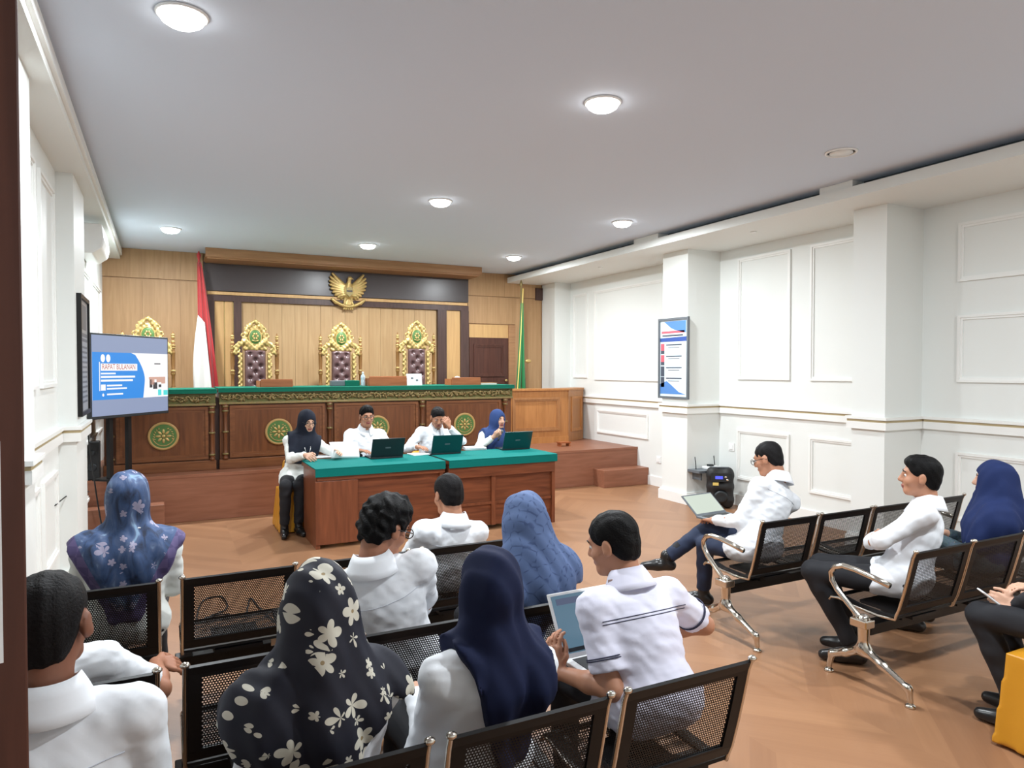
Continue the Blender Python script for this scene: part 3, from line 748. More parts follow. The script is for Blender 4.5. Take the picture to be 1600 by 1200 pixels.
# ------------------------------------------------------------------ flags
def cloth_loft(rows, mat_fn, name, parent, thick=.006):
    """rows: list of polylines (same count); thin double-sided cloth"""
    n = len(rows[0]); mb = MB(); vs = [p for r in rows for p in r]
    fs = [(j*n+i, j*n+i+1, (j+1)*n+i+1, (j+1)*n+i) for j in range(len(rows)-1) for i in range(n-1)]
    o = mb.add(vs, fs).build(name, mat_fn, parent, True)
    md = o.modifiers.new('solid', 'SOLIDIFY'); md.thickness = thick; md.offset = 0
    return o
t = thing('indonesian_flag', 'red and white flag hanging furled on a pole behind the bench', 'flag', (.47, 10.75, PZ))
t.name = 'national_flag'
MB().lathe([(.16, 0), (.16, .03), (.05, .05), (.03, .08)], (0, 0, 0), 20).build('base', 'gilt_dark', t, True)
MB().lathe([(.014, .05), (.014, 2.76), (.02, 2.78), (.03, 2.82), (.006, 2.88)], (0, 0, 0), 10).build('pole', 'flag_red', t, True)
def fold(x, z, ph, amp): return amp*math.sin(x*46+ph+z*2.2)
rows_r, rows_w = [], []
for j in range(25):
    s_ = j/24; z = 2.72-1.75*s_; row = []
    w_ = .05+.17*s_**.8
    for i in range(17):
        q = i/16; x_ = -.02+w_*q*1.0 + .05*s_*q; row.append((x_-.0, -.03+fold(q*.3, s_, 0, .022+.03*s_), z-.12*q*s_))
    rows_r.append(row)
cloth_loft(rows_r, 'flag_red', 'red_stripe', t)
for j in range(25):
    s_ = j/24; z = 1.97-1.35*s_; row = []
    for i in range(13):
        q = i/12; x_ = -.02-.07*math.sin(min(1, s_*1.4)*PI*.62)*(1-q)+.15*q*(.55+.75*s_)
        row.append((x_, -.085+.02*math.sin(q*9+s_*3)-.02*s_, z-.1*q*(1-s_)+(.1*math.sin(q*5) if j == 24 else 0)))
    rows_w.append(row)
cloth_loft(rows_w, 'flag_white', 'white_stripe', t)
t = thing('green_flag', 'green flag with yellow fringe furled on a pole by the timber wall', 'flag', (5.5, 10.6, PZ))
MB().lathe([(.16, 0), (.16, .03), (.05, .05), (.03, .08)], (0, 0, 0), 20).build('base', 'gilt_dark', t, True)
MB().lathe([(.014, .05), (.014, 2.62), (.02, 2.64), (.028, 2.68), (.005, 2.75)], (.03, 0, 0), 10).build('pole', 'gilt_dark', t, True)
rows = []
for j in range(25):
    s_ = j/24; z = 2.35-2.1*s_; row = []
    for i in range(15):
        q = i/14; row.append((-.035*s_*2+.02+(.03+.24*s_**1.1)*q*(1 if s_ < .85 else 1)-.06*s_, -.03+.03*math.sin(q*14+s_), z))
    rows.append(row)
cloth_loft(rows, 'flag_green', 'green_field', t)
MB().tube([(.045-.15*(j/24)**1.15-.0, -.045, 2.6-2.35*j/24) for j in range(25)], .011, 6).build('fringe', 'flag_fringe', t, True)
MB().ball((.14, -.06, 1.35), (.06, .02, .035), 10, 6).build('tassel_knot', 'gilt', t, True)

# ------------------------------------------------------------------ golden eagle emblem on the wall
t = thing('eagle_emblem', 'golden eagle emblem with raised wings on the dark header panel', 'emblem', (2.66, YB-.1, 2.68))
f = Fld((-.32, -.14, -.03), (.32, .04, .62), .007)
for sx in (-1, 1):
    TIPS = ((.2, .545), (.245, .585), (.275, .53), (.285, .47), (.28, .41), (.265, .35), (.235, .295), (.2, .25), (.155, .215), (.11, .2))
    for i, (tx, tz) in enumerate(TIPS):
        q = i/9; f.cap((sx*(.075+.02*math.sin(q*3)), -.035, .41-.16*q), (sx*tx, -.02, tz), .034, .021, .004)
    for i in range(6): f.cap((sx*.07, -.05, .4-.03*i), (sx*(.15-.006*i), -.045, .44-.04*i), .022, .017, .004)
    f.cap((sx*.03, -.03, .24), (sx*.06, -.02, .14), .03, .02, .015); f.cap((sx*.06, -.03, .14), (sx*.08, -.05, .1), .015, .012, .01)
    for i in range(9):
        q0, q1 = i/9, (i+1)/9
        P = lambda q: (sx*.25*q, -.03, .075+.075*q*q*1.4)
        f.cap(P(q0), P(q1), .026, .024, .006)
    f.cap((sx*.25, -.03, .18), (sx*.2, -.03, .12), .02, .02, .01)
for i in range(5): f.cap((0, -.02, .2), ((i-2)*.035, -.02, .03), .02, .014, .006)
f.ell((0, -.05, .33), (.075, .05, .13), None, .02); f.cap((0, -.05, .42), (.01, -.07, .5), .035, .03, .02); f.ell((.015, -.075, .52), (.035, .03, .03), None, .01)
f.cap((.03, -.08, .52), (.07, -.085, .505), .014, .006, .006)
f.build('eagle', 'gilt', t, )
MB().box((-.1, -.02, .28), (.1, .098, .36)).build('wall_mount', 'gilt_dark', t)
sh = [(-.05, .27), (-.05, .36), (0, .375), (.05, .36), (.05, .27), (0, .22)]
s_ = MB().add([(x_, -.1, z) for x_, z in sh]+[(x_, -.112, z) for x_, z in sh]+[], [tuple(range(5, -1, -1))[::-1], tuple(range(6, 12))]+[(i, (i+1) % 6, 6+(i+1) % 6, 6+i) for i in range(6)]).build('shield', 'gilt_dark', t)
MB().box((-.045, -.118, .3), (.045, -.112, .325)).build('shield_band', 'panel_charcoal', s_)

# ------------------------------------------------------------------ television on a floor stand
P0 = Vector((-.62, 7.72, 0)); P1 = Vector((.055, 8.62, 0)); dv = (P1-P0).normalized(); TW = (P1-P0).length
zt0 = at_y(142, 519, P0.y).z; zb0 = at_y(142, 657, P0.y).z
zt1 = at_y(262, 528, P1.y).z; zb1 = at_y(262, 645, P1.y).z
TZ0, TZ1 = (zb0+zb1)/2, (zt0+zt1)/2
cen = (P0+P1)/2; az = math.atan2(dv.y, dv.x)
t = thing('television', 'flat television showing a blue and white meeting slide on a black stand', 'television', (cen.x, cen.y, 0), az)
W2 = TW/2
box('housing', (-W2, .0, TZ0), (W2, .045, TZ1), 'plastic_dark', t, .006)
box('rear_cover', (-W2*.7, .045, TZ0+.1), (W2*.7, .08, TZ1-.15), 'plastic_dark', t, .01)
b0 = .018
scr = box('screen', (-W2+b0, -.003, TZ0+.03), (W2-b0, 0, TZ1-b0), 'screen_grey', t)
SW = TW-2*b0; SH = TZ1-b0-TZ0-.03; Sx = -W2+b0; Sz = TZ0+.03
sy = -.0045
def sp(u, v): return (Sx+SW*u, sy, Sz+SH*v)       # u right, v up, 0..1
S0, S1 = .2, .79
def quad(name, pts, mat, par, y=0.0):
    mb = MB(); n = len(pts); mb.add([(p[0], p[1]+y, p[2]) for p in pts], [tuple(range(n))]); return mb.build(name, mat, par)
quad('slide', [sp(0, S0), sp(1, S0), sp(1, S1), sp(0, S1)], 'screen_white', scr)
curve = [sp(.66+.0*q, S0) for q in (0,)]
bl = [sp(0, S0), sp(.64, S0)]+[sp(.64+.03*math.sin(q*PI*.75)-.16*max(0, q-.4)**1.6*2.0, S0+(S1-S0)*q) for q in np.linspace(.04, .96, 16)]+[sp(.48, S1), sp(0, S1)]
quad('slide_blue_field', bl, 'screen_blue', scr, -.001)
def bar(u0, u1, v0, v1, mat='screen_white', y=-.002): return quad('slide_line', [sp(u0, v0), sp(u1, v0), sp(u1, v1), sp(u0, v1)], mat, scr, y)
bar(.1, .56, .56, .65)
for u in (.125, .19): quad('slide_badge', [sp(u+.026*math.cos(q), .715+.05*math.sin(q)) for q in np.linspace(0, 2*PI, 20, endpoint=False)], 'screen_white', scr, -.002)
bar(.08, .09, .31, .67)
bar(.1, .28, .515, .535); bar(.1, .53, .47, .495); bar(.1, .5, .425, .45); bar(.1, .155, .315, .39); bar(.17, .36, .365, .385); bar(.17, .42, .325, .345); bar(.17, .37, .255, .275)
quad('slide_badge', [sp(.125+.012*math.cos(q), .26+.02*math.sin(q)) for q in np.linspace(0, 2*PI, 12, endpoint=False)], 'screen_white', scr, -.002)
Mt = Matrix.Translation(Vector(sp(.112, .577))+Vector((0, -.0035, 0))) @ Matrix.Rotation(PI/2, 4, 'X')
text('slide_title', 'RAPAT BULANAN', .078, 'screen_red', scr, Mt, sx=.74)
bar(.8, .89, .645, .66, 'screen_dark')
for u0, u1, v0, v1, m_ in ((.72, .96, .44, .475, 'screen_skin'), (.74, .8, .37, .45, 'screen_skin'), (.78, .84, .31, .4, 'screen_dark'), (.83, .9, .4, .47, 'screen_skin'), (.86, .9, .33, .37, 'screen_dark'), (.9, .96, .38, .47, 'screen_skin'), (.85, .9, .22, .3, 'screen_teal'), (.93, .995, .22, .29, 'screen_teal'), (.73, .77, .33, .44, 'screen_dark')): bar(u0, u1, v0, v1, m_)
for xx in (-.2, .06): box('post', (xx-.025, .085, .05), (xx+.025, .125, TZ1-.2), 'black_metal', t)
box('mount_plate', (-.28, .075, TZ0+.15), (.16, .1, TZ0+.45), 'black_metal', t)
box('shelf', (-.26, .0, .62), (.12, .26, .64), 'black_metal', t)
box('foot', (-.45, .04, 0), (.35, .17, .05), 'black_metal', t, .01); box('cross_foot', (-.3, -.18, 0), (-.24, .4, .04), 'black_metal', t); box('cross_foot', (.1, -.18, 0), (.16, .4, .04), 'black_metal', t)
# speaker standing on the platform behind the television
p = at_y(153, 730, 8.82)
t = thing('loudspeaker', 'small black box loudspeaker standing on the platform behind the television', 'loudspeaker', (p.x-.03, 8.84, PZ))
box('cabinet', (-.09, -.08, 0), (.05, .08, .42), 'black_matte', t, .01)
for z, r in ((.14, .045), (.3, .03)): MB().lathe([(r, 0), (r, .006), (r*.8, .01), (r*.3, .004)], (-.02, -.08, z), 16, Matrix.Rotation(PI/2, 4, 'X')).build('driver', 'plastic_dark', t, True)

# air conditioner on the left wall
t = thing('air_conditioner', 'white split air conditioner high on the left wall', 'air conditioner', (XL+.003, 8.55, 2.92))
pr = [(0, 0), (.12, -.0), (.2, .06), (.22, .14), (.2, .3), (0, .3)]
MB().add([(x_, -.42, z) for x_, z in pr]+[(x_, .42, z) for x_, z in pr], [tuple(range(6))[::-1], tuple(range(6, 12))]+[(i, (i+1) % 6, 6+(i+1) % 6, 6+i) for i in range(6)]).build('casing', 'plastic_white', t, bevel=.012)
MB().box((.118, -.38, .012), (.18, .38, .02), Matrix.Rotation(-.5, 4, 'Y') @ Matrix.Translation((0.0, 0, .045))).build('louvre', 'plastic_grey', t)
MB().box((0, -.35, .12), (.0, .35, .2)).build('back_plate', 'plastic_white', t)
# notice board on the left pilaster
za, zb_ = at_y(112, 650, 6.75).z, at_y(112, 460, 6.75).z
t = thing('notice_board', 'tall black framed grey notice board on the left pilaster', 'notice board', (-.62, 6.95, za))
h = zb_-za
MB().box((0, -.36, 0), (.035, .36, .035)).box((0, -.36, h-.035), (.035, .36, h)).box((0, -.36, .035), (.035, -.325, h-.035)).box((0, .325, .035), (.035, .36, h-.035)).build('frame', 'black_metal', t)
pn = box('sheet', (0, -.325, .035), (.018, .325, h-.035), 'paper', t); pn.data.materials[0] = plain('board_grey', srgb(150, 152, 156), .4)
plain('board_dark', srgb(96, 98, 104), .5)
for z0, z1, a, b_ in ((h*.72, h*.93, -.2, .2), (h*.66, h*.69, -.29, .29), (h*.62, h*.645, -.29, .29)): box('print_block', (.018, a, z0), (.0195, b_, z1), 'board_dark', pn)
for i in range(12): box('print_line', (.018, -.28, h*(.1+.042*i)), (.0195, .28-.1*random.random(), h*(.1+.042*i)+.018), 'board_dark', pn)
# framed poster on the right pillar
t = thing('framed_poster', 'black framed blue and white poster with red heading on the white pillar', 'poster', (PX, 7.21, 1.36))
h = 1.07; wd = .3
MB().box((-.03, -wd, 0), (0, wd, .03)).box((-.03, -wd, h-.03), (0, wd, h)).box((-.03, -wd, .03), (0, -wd+.028, h-.03)).box((-.03, wd-.028, .03), (0, wd, h-.03)).build('frame', 'plastic_grey', t)
plain('poster_base', srgb(218, 234, 242), .5); plain('poster_blue', srgb(84, 134, 198), .5); plain('poster_navy', srgb(52, 84, 160), .5); plain('poster_red', srgb(226, 96, 110), .5); plain('poster_ink', srgb(70, 78, 92), .5)
sh = box('sheet', (-.012, -wd+.028, .03), (0, wd-.028, h-.03), 'poster_base', t)
def pq(nm, pts, mat): # u: 0 far edge(left in view) .. 1 near edge, v up
    return MB().add([(-.0135, wd-.03-(2*wd-.06)*u, .03+(h-.06)*v) for u, v in pts], [tuple(range(len(pts)))]).build(nm, mat, sh)
pq('print_block', [(.15, .985), (.95, .985), (.95, .83), (.8, .84), (.55, .87), (.4, .9)], 'poster_blue')
pq('print_block', [(0, .72), (.97, .72), (.97, .78), (0, .77)], 'poster_navy')
pq('print_block', [(0, .03), (.95, .03), (.7, .06), (.45, .14), (.25, .2), (0, .16)], 'poster_blue')
pq('print_block', [(.05, .83), (.9, .83), (.9, .86), (.05, .86)], 'poster_red'); pq('print_line', [(.08, .79), (.85, .79), (.85, .81), (.08, .81)], 'poster_ink')
for i, v in enumerate((.64, .49, .34, .2)):
    pq('print_block', [(.02, v-.035), (.16, v-.035), (.16, v+.055), (.02, v+.055)], 'poster_red' if i < 2 else 'poster_ink'); pq('print_block', [(.02, v-.08), (.16, v-.08), (.16, v-.035), (.02, v-.035)], 'poster_ink')
    pq('print_line', [(.22, v+.03), (.8, v+.03), (.8, v+.045), (.22, v+.045)], 'poster_ink'); pq('print_line', [(.3, v), (.72, v), (.72, v+.008), (.3, v+.008)], 'poster_ink')
# open door leaf at the left of the viewpoint
t = struct(box('door_2', (-.98, -.02, .01), (0, .02, 2.24), 'wood_leaf', bevel=.003)); box('push_plate', (-.13, -.0225, 1.38), (-.026, -.02, 1.66), 'paper', t); t.location = (-.165, 1.09, 0); t.rotation_euler = (0, 0, math.radians(18))
# ------------------------------------------------------------------ items on the judges' bench
def on_bench(u, y=None): return at_y(u, 600, y or (BY+.3)).x
def tray(u0, u1, label, h=.1, tilt=0.0, y=BY+.25):
    x0, x1 = on_bench(u0, y), on_bench(u1, y); w_ = x1-x0
    t = thing('document_tray', label, 'tray', ((x0+x1)/2, y, BZ), tilt)
    box('base', (-w_/2, -.12, 0), (w_/2, .14, .014), 'wood_tray', t)
    MB().box((-w_/2, -.135, .0), (w_/2, -.12, h)).build('front_board', 'wood_tray', t, bevel=.004)
    for sx in (-1, 1): box('side_board', (sx*w_/2-.006, -.12, .0), (sx*w_/2+.006, .14, h*.8), 'wood_tray', t)
    return t
tray(404, 454, 'wooden document tray on the bench before the throne near the flag', .1, .05)
tray(573, 631, 'wooden document tray on the bench between the bottle and the white card', .13)
tray(701, 745, 'wooden document tray with a white tissue on the bench end', .11)
x = on_bench(527); t = tag(MB().box((-.09, -.06, 0), (.09, .06, .075)).build('name_block', 'plastic_grey', None, bevel=.01, loc=(x, BY+.3, BZ)), 'dark grey block on the bench before the throne under the eagle', 'box')
t = thing('tissue_box', 'small dark green box on the bench beside the grey block', 'box', (on_bench(549), BY+.3, BZ))
box('carton', (-.1, -.06, 0), (.1, .06, .075), 'green_cloth_dark', t, .006); box('lid_slot', (-.05, -.015, .075), (.05, .015, .077), 'black_matte', t)
t = thing('water_bottle', 'clear plastic water bottle standing on the judges bench', 'bottle', (on_bench(569)-.03, BY+.25, BZ))
MB().lathe([(.028, 0), (.03, .01), (.03, .07), (.026, .08), (.03, .09), (.03, .13), (.012, .165), (.012, .175)], (0, 0, 0), 14).build('body', 'clear_bottle', t, True)
MB().lathe([(.014, .172), (.014, .19)], (0, 0, 0), 12).build('cap', 'plastic_white', t, True)
t = thing('white_card', 'white card sign standing on the bench before the throne near the dark column', 'card', (on_bench(645), BY+.22, BZ))
Mc = Matrix.Rotation(-.2, 4, 'X')
MB().box((-.11, -.004, 0), (.11, .004, .165), Mc).build('face', 'paper', t); MB().box((-.03, .004, 0), (.03, .01, .12), Matrix.Translation((0, .06, 0)) @ Matrix.Rotation(.35, 4, 'X')).build('prop', 'paper', t)
for a, b_ in ((-.05, .09), (.02, .06)): MB().box((a, -.0055, b_), (a+.035, -.004, b_+.025), Mc).build('mark', 'plastic_grey', t)
f = Fld((-.15, -.1, -.02), (.2, .1, .16), .008); f.ell((0, 0, .05), (.06, .05, .055), None, .02); f.cap((.03, 0, .06), (.12, 0, .02), .03, .012, .02); f.warp(lambda X, Y, Z: .006*np.sin(X*70+Z*40)*np.sin(Y*60)); f.cut(lambda X, Y, Z: -Z)
tq = tag(f.build('crumpled_tissue', 'paper'), 'crumpled white tissue resting on the wooden tray at the bench end', 'tissue'); tq.location = (on_bench(712), BY+.25, BZ+.018)
t = thing('closed_folder', 'flat pinkish folder lying on the bench end before the brown door', 'folder', (on_bench(760), BY+.3, BZ))
box('cover', (-.13, -.1, .02), (.13, .1, .028), 'wood_fascia', t); box('pages', (-.128, -.095, .004), (.125, .098, .02), 'paper', t); box('back_cover', (-.13, -.1, 0), (.13, .1, .004), 'wood_fascia', t)

# ------------------------------------------------------------------ the front tables
TY0, TY1, TZT = 6.78, 7.5, .79
def front_table(x0, x1, label):
    t = thing('front_table', label, 'table', ((x0+x1)/2, TY0, 0), 0, 'green topped front tables'); w_ = (x1-x0)/2
    box('table_top', (-w_, 0, TZT-.05), (w_, TY1-TY0, TZT-.012), 'wood_table', t)
    MB().box((-w_, -.012, TZT-.012), (w_, TY1-TY0+.012, TZT)).box((-w_, -.012, TZT-.085), (w_, -.006, TZT-.012)).box((-w_, TY1-TY0+.006, TZT-.06), (w_, TY1-TY0+.012, TZT-.012)).build('green_cloth', 'green_cloth', t, bevel=.004)
    for sx in (-1, 1): box('side_panel', (sx*(w_-.03)-.02, .03, 0), (sx*(w_-.03)+.02, TY1-TY0-.05, TZT-.05), 'wood_table_v', t)
    box('modesty_panel', (-w_+.05, .06, .05), (w_-.05, .085, TZT-.05), 'wood_table', t)
    return t, w_
tA, wA = front_table(1.3, 2.64, 'wooden desk with green cloth top, beside the woman on the gold chair')
box('drawer_box', (-wA+.005, .015, .04), (-wA+.42, .06, TZT-.13), 'wood_table_v', tA, .004); box('apron', (-wA+.02, .012, TZT-.125), (wA, .06, TZT-.06), 'wood_table', tA)
tB, wB = front_table(2.68, 4.0, 'wooden desk with green cloth top, its end facing the right wall')
box('apron', (-wB, .012, TZT-.2), (wB-.02, .06, TZT-.06), 'wood_table', tB); box('stile', (-.15, .03, .05), (-.1, .06, TZT-.2), 'wood_table_v', tB); box('lower_rail', (-wB+.05, .035, .28), (wB-.06, .06, .31), 'wood_table_v', tB)

def laptop(name, label, loc, rz, w_=.35, d=.235, h=.225, tilt=20, lid='plastic_dark', scr='laptop_page', base='plastic_dark', group=None, parts=True):
    """front edge (keyboard side) at -y in local space, screen hinge at +y"""
    t = thing(name, label, 'laptop', loc, rz, group)
    b_ = box('base', (-w_/2, -d/2, 0), (w_/2, d/2, .016), base, t, .004)
    kb = box('keyboard', (-w_/2+.03, -d*.12, .016), (w_/2-.03, d/2-.025, .018), 'black_matte', b_)
    box('touchpad', (-.05, -d/2+.015, .016), (.05, -d*.16, .0168), 'plastic_grey', b_)
    M = Matrix.Translation((0, d/2-.006, .014)) @ Matrix.Rotation(-math.radians(tilt), 4, 'X')
    s_ = MB().box((-w_/2, -.004, 0), (w_/2, .005, h), M).build('screen_lid', lid, t, bevel=.003)
    MB().box((-w_/2+.012, -.0055, .016), (w_/2-.012, -.004, h-.012), M).build('display', scr, s_)
    MB().box((-.03, .005, h*.48), (.03, .0058, h*.55), M).build('lid_badge', 'plastic_grey', s_)
    return t, M
L1 = at_z(604, 716, TZT); L2 = at_z(697, 709.5, TZT); L3 = at_z(807, 702.5, TZT)
for P_, lb, rz, lid in ((L1, 'black laptop open before the man beside the woman with papers', PI+.02, 'plastic_dark'), (L2, 'dark teal laptop open before the man wiping his face', PI-.02, 'lid_teal'), (L3, 'dark teal laptop open before the woman with the microphone', PI-.05, 'lid_teal')):
    if 'lid_teal' not in MATS: plain('lid_teal', srgb(18, 66, 68), .3)
    laptop('laptop', lb, (P_.x, P_.y+.11, TZT), rz, .36, .24, .225, 22, lid, 'tablet_screen')
def sheet(name, label, u, v, w_, d, rz, mat='paper', h=.003, cat='paper', n=1, z=TZT):
    p = at_z(u, v, z); t = thing(name, label, cat, (p.x, p.y, z), rz); r_ = random.Random(int(u))
    for i in range(n):
        M = Matrix.Translation((r_.uniform(-.012, .012), r_.uniform(-.012, .012), 0)) @ Matrix.Rotation(r_.uniform(-.08, .08), 4, 'Z')
        MB().box((-w_/2, -d/2, i*h), (w_/2, d/2, (i+1)*h-.0004), M).build('page', mat, t)
    return t
sheet('paper_stack', 'spread white papers on the desk before the woman on the gold chair', 512, 713.5, .36, .2, -.1, n=3)
sheet('paper_stack', 'white papers on the desk between the black and the teal laptop', 658, 709.5, .26, .19, .1, n=3)
sheet('paper_stack', 'stack of white papers on the desk right of the teal laptop', 741, 702, .24, .18, -.2, n=6, h=.005)
sheet('paper_note', 'pale yellow note paper on the desk beside the microphone woman', 757, 696, .2, .12, .2, 'paper_yellow', n=1)
p = at_z(562, 713, TZT); t = thing('computer_mouse', 'small black mouse on the desk beside the black laptop', 'mouse', (p.x, p.y, TZT))
f = Fld((-.06, -.06, -.02), (.06, .06, .06), .005); f.ell((0, 0, .006), (.032, .05, .028), None, .01); f.cut(lambda X, Y, Z: -Z); f.build('shell', 'black_matte', t); box('wheel', (-.003, -.035, .024), (.003, -.02, .033), 'plastic_grey', t)

# ------------------------------------------------------------------ perforated steel waiting benches
def perf_panel(prof, w_, bord=.04, pitch=.0092, hole=.0052, name='panel'):
    """prof: side polyline (y, z); sheet across x 0..w_, holes inside the border"""
    P = [Vector((0, a, b_)) for a, b_ in prof]; cum = [0]
    for a, b_ in zip(P[:-1], P[1:]): cum.append(cum[-1]+(b_-a).length)
    Lp = cum[-1]
    def S(t):
        t = max(0, min(Lp, t)); i = max(j for j in range(len(cum)-1) if cum[j] <= t+1e-9)
        q = (t-cum[i])/(cum[i+1]-cum[i]); return P[i].lerp(P[i+1], q)
    mb = MB()
    nx = int((w_-2*bord)/pitch); nz = int((Lp-2*bord)/pitch); x0 = (w_-nx*pitch)/2; t0 = (Lp-nz*pitch)/2
    for j in range(nz):
        ta, tb = t0+j*pitch, t0+(j+1)*pitch; tc = (ta+tb)/2; pa, pb = S(ta), S(tb); h0, h1 = S(tc-hole/2), S(tc+hole/2)
        sh = (pitch/2 if j % 2 else 0); n_ = nx-(1 if j % 2 else 0)
        if j % 2:
            for xa, xb in ((x0, x0+sh), (x0+nx*pitch-sh, x0+nx*pitch)): mb.add([(xa, pa.y, pa.z), (xb, pa.y, pa.z), (xb, pb.y, pb.z), (xa, pb.y, pb.z)], [(0, 1, 2, 3)])
        for i in range(n_):
            xa = x0+sh+i*pitch; xb = xa+pitch; xc = (xa+xb)/2; u0, u1 = xc-hole/2, xc+hole/2
            mb.add([(xa, pa.y, pa.z), (xb, pa.y, pa.z), (xb, pb.y, pb.z), (xa, pb.y, pb.z), (u0, h0.y, h0.z), (u1, h0.y, h0.z), (u1, h1.y, h1.z), (u0, h1.y, h1.z)], [(0, 1, 5, 4), (1, 2, 6, 5), (2, 3, 7, 6), (3, 0, 4, 7)])
    ts = sorted(set([0, t0, t0+nz*pitch, Lp]+[c for c in cum])); th = .006
    def strip(xa, xb, tlist):
        for ta, tb in zip(tlist[:-1], tlist[1:]):
            a, b_ = S(ta), S(tb); nrm = (b_-a).normalized().cross(Vector((1, 0, 0))).normalized()*th
            vs = [(xa, a.y, a.z), (xb, a.y, a.z), (xb, b_.y, b_.z), (xa, b_.y, b_.z)]; vs2 = [(Vector(q)-nrm) for q in vs]; vs = [Vector(q)+nrm for q in vs]
            mb.add(list(vs2)+list(vs), [(3,2,1,0),(4,5,6,7),(0,1,5,4),(1,2,6,5),(2,3,7,6),(3,0,4,7)])
    strip(0, x0, ts); strip(w_-x0, w_, ts)
    strip(x0, w_-x0, [q for q in ts if q <= t0+1e-6]); strip(x0, w_-x0, [q for q in ts if q >= t0+nz*pitch-1e-6])
    return mb.mesh(name, 'black_perf')
BACK = [(0.0, .79), (.012, .76), (.035, .66), (.06, .56), (.085, .47), (.1, .435)]
SEAT = [(.105, .415), (.2, .405), (.35, .412), (.45, .43), (.5, .425), (.515, .405)]
PW = .5
ME_BACK = perf_panel(BACK, PW, .045, name='backrest'); ME_SEAT = perf_panel(SEAT, PW, .045, name='seat')
def rail_path(): return [(0, a, b_) for a, b_ in [(-.004, .8)]+BACK]+[(0, .105, .42)]+[(0, a, b_-.006) for a, b_ in SEAT]
ME_RAIL = MB().tube(rail_path(), .0085, 6).mesh('side_rail', 'chrome', True)
ME_CAP = MB().ball((0, -.006, .8), (.016, .014, .011), 8, 5).mesh('corner_cap', 'chrome', True)
ME_BRK = MB().box((PW/2-.09, .1, .33), (PW/2-.05, .42, .405)).box((PW/2+.05, .1, .33), (PW/2+.09, .42, .405)).mesh('seat_bracket', 'black_metal')
ME_BRK = MB().box((PW/2-.11, .1, .385), (PW/2+.11, .42, .402)).box((PW/2-.05, .2, .34), (PW/2+.05, .33, .386)).mesh('seat_bracket', 'black_metal')
ARM = [(.1, .6), (.2, .618), (.3, .632), (.38, .635), (.435, .618), (.462, .58), (.455, .535), (.42, .49), (.36, .44), (.31, .4), (.27, .37), (.25, .345)]
ME_ARM = MB().tube([(0, a, b_) for a, b_ in ARM], .0165, 10).mesh('armrest', 'chrome', True)
def leg_mesh():
    f = Fld((-.06, -.12, -.02), (.06, .62, .42), .009)
    f.cap((0, .25, .37), (0, .25, .2), .034, .028, .02)
    f.cap((0, .25, .21), (0, .36, .15), .027, .022, .03); f.cap((0, .36, .15), (0, .45, .11), .022, .02, .02); f.cap((0, .45, .11), (0, .47, .03), .018, .016, .015)
    f.cap((0, .25, .21), (0, .14, .16), .027, .022, .03); f.cap((0, .14, .16), (0, -.01, .09), .022, .018, .02); f.cap((0, -.01, .1), (0, -.02, .03), .018, .016, .015)
    o = f.build('leg', 'chrome'); me = o.data; bpy.data.objects.remove(o); return me
ME_LEG = leg_mesh()
ME_PAD = MB().lathe([(.026, 0), (.026, .012), (.014, .02)], (0, 0, 0), 14).mesh('foot_pad', 'chrome', True)
def waiting_bench(x0, y0, n, label, pitch=.565, rz=0.0, arms=(1, 1), legs=None):
    t = thing('waiting_bench', label, 'bench', (x0, y0, 0), rz, 'black steel waiting benches')
    W_ = (n-1)*pitch+PW
    box('beam', (-.03, .225, .285), (W_+.03, .3, .345), 'black_metal', t, .004)
    for i in range(n):
        s_ = link('seat', ME_SEAT, t); s_.location.x = i*pitch
        link('seat_bracket', ME_BRK, s_)
        b_ = link('backrest', ME_BACK, t); b_.location.x = i*pitch
        for xx in (0, PW):
            link('side_rail', ME_RAIL, b_, loc=(xx, 0, 0)); link('corner_cap', ME_CAP, b_, loc=(xx, 0, 0))
    for q, xx in enumerate((-.055, W_+.055)):
        if arms[q]: link('armrest', ME_ARM, t, loc=(xx, 0, 0))
    for xx in (legs or (-.055, W_+.055)):
        l = link('leg', ME_LEG, t, loc=(xx, 0, 0)); box('beam_clamp', (xx-.04, .21, .33), (xx+.04, .31, .375), 'chrome', t, .006)
        for yy in (-.02, .47): link('foot_pad', ME_PAD, l, loc=(0, yy, .0))
    return t
R1Y, R2Y, R3Y = 3.48, 2.44, 1.66
waiting_bench(.07, R1Y, 3, 'row of black perforated seats nearest the green topped desks', .575, arms=(0, 1), legs=(.45, 1.71))
waiting_bench(.055, R2Y, 3, 'row of black perforated seats under the curly haired man in glasses', .575, arms=(0, 1), legs=(.45, 1.71))
waiting_bench(.10, R3Y, 3, 'row of black perforated seats behind the man with the tablet', .56, arms=(0, 0), legs=(.45, 1.18))
waiting_bench(-1.10, R1Y, 2, 'black perforated bench against the left wall under the purple bordered scarf', .575, arms=(1, 0), legs=(-.055, .62))
waiting_bench(-1.10, R2Y, 2, 'black perforated bench by the door under the man resting his arm', .575, arms=(1, 0), legs=(-.055, .62))
waiting_bench(-1.12, R3Y-.1, 2, 'black perforated bench by the door under the man with cropped hair', .575, arms=(1, 0), legs=(-.055, .62))
waiting_bench(3.33, 3.13, 4, 'row of black perforated seats under the man crossing his legs', .535)
waiting_bench(3.49, 2.25, 4, 'row of black perforated seats under the man with folded arms', .515)

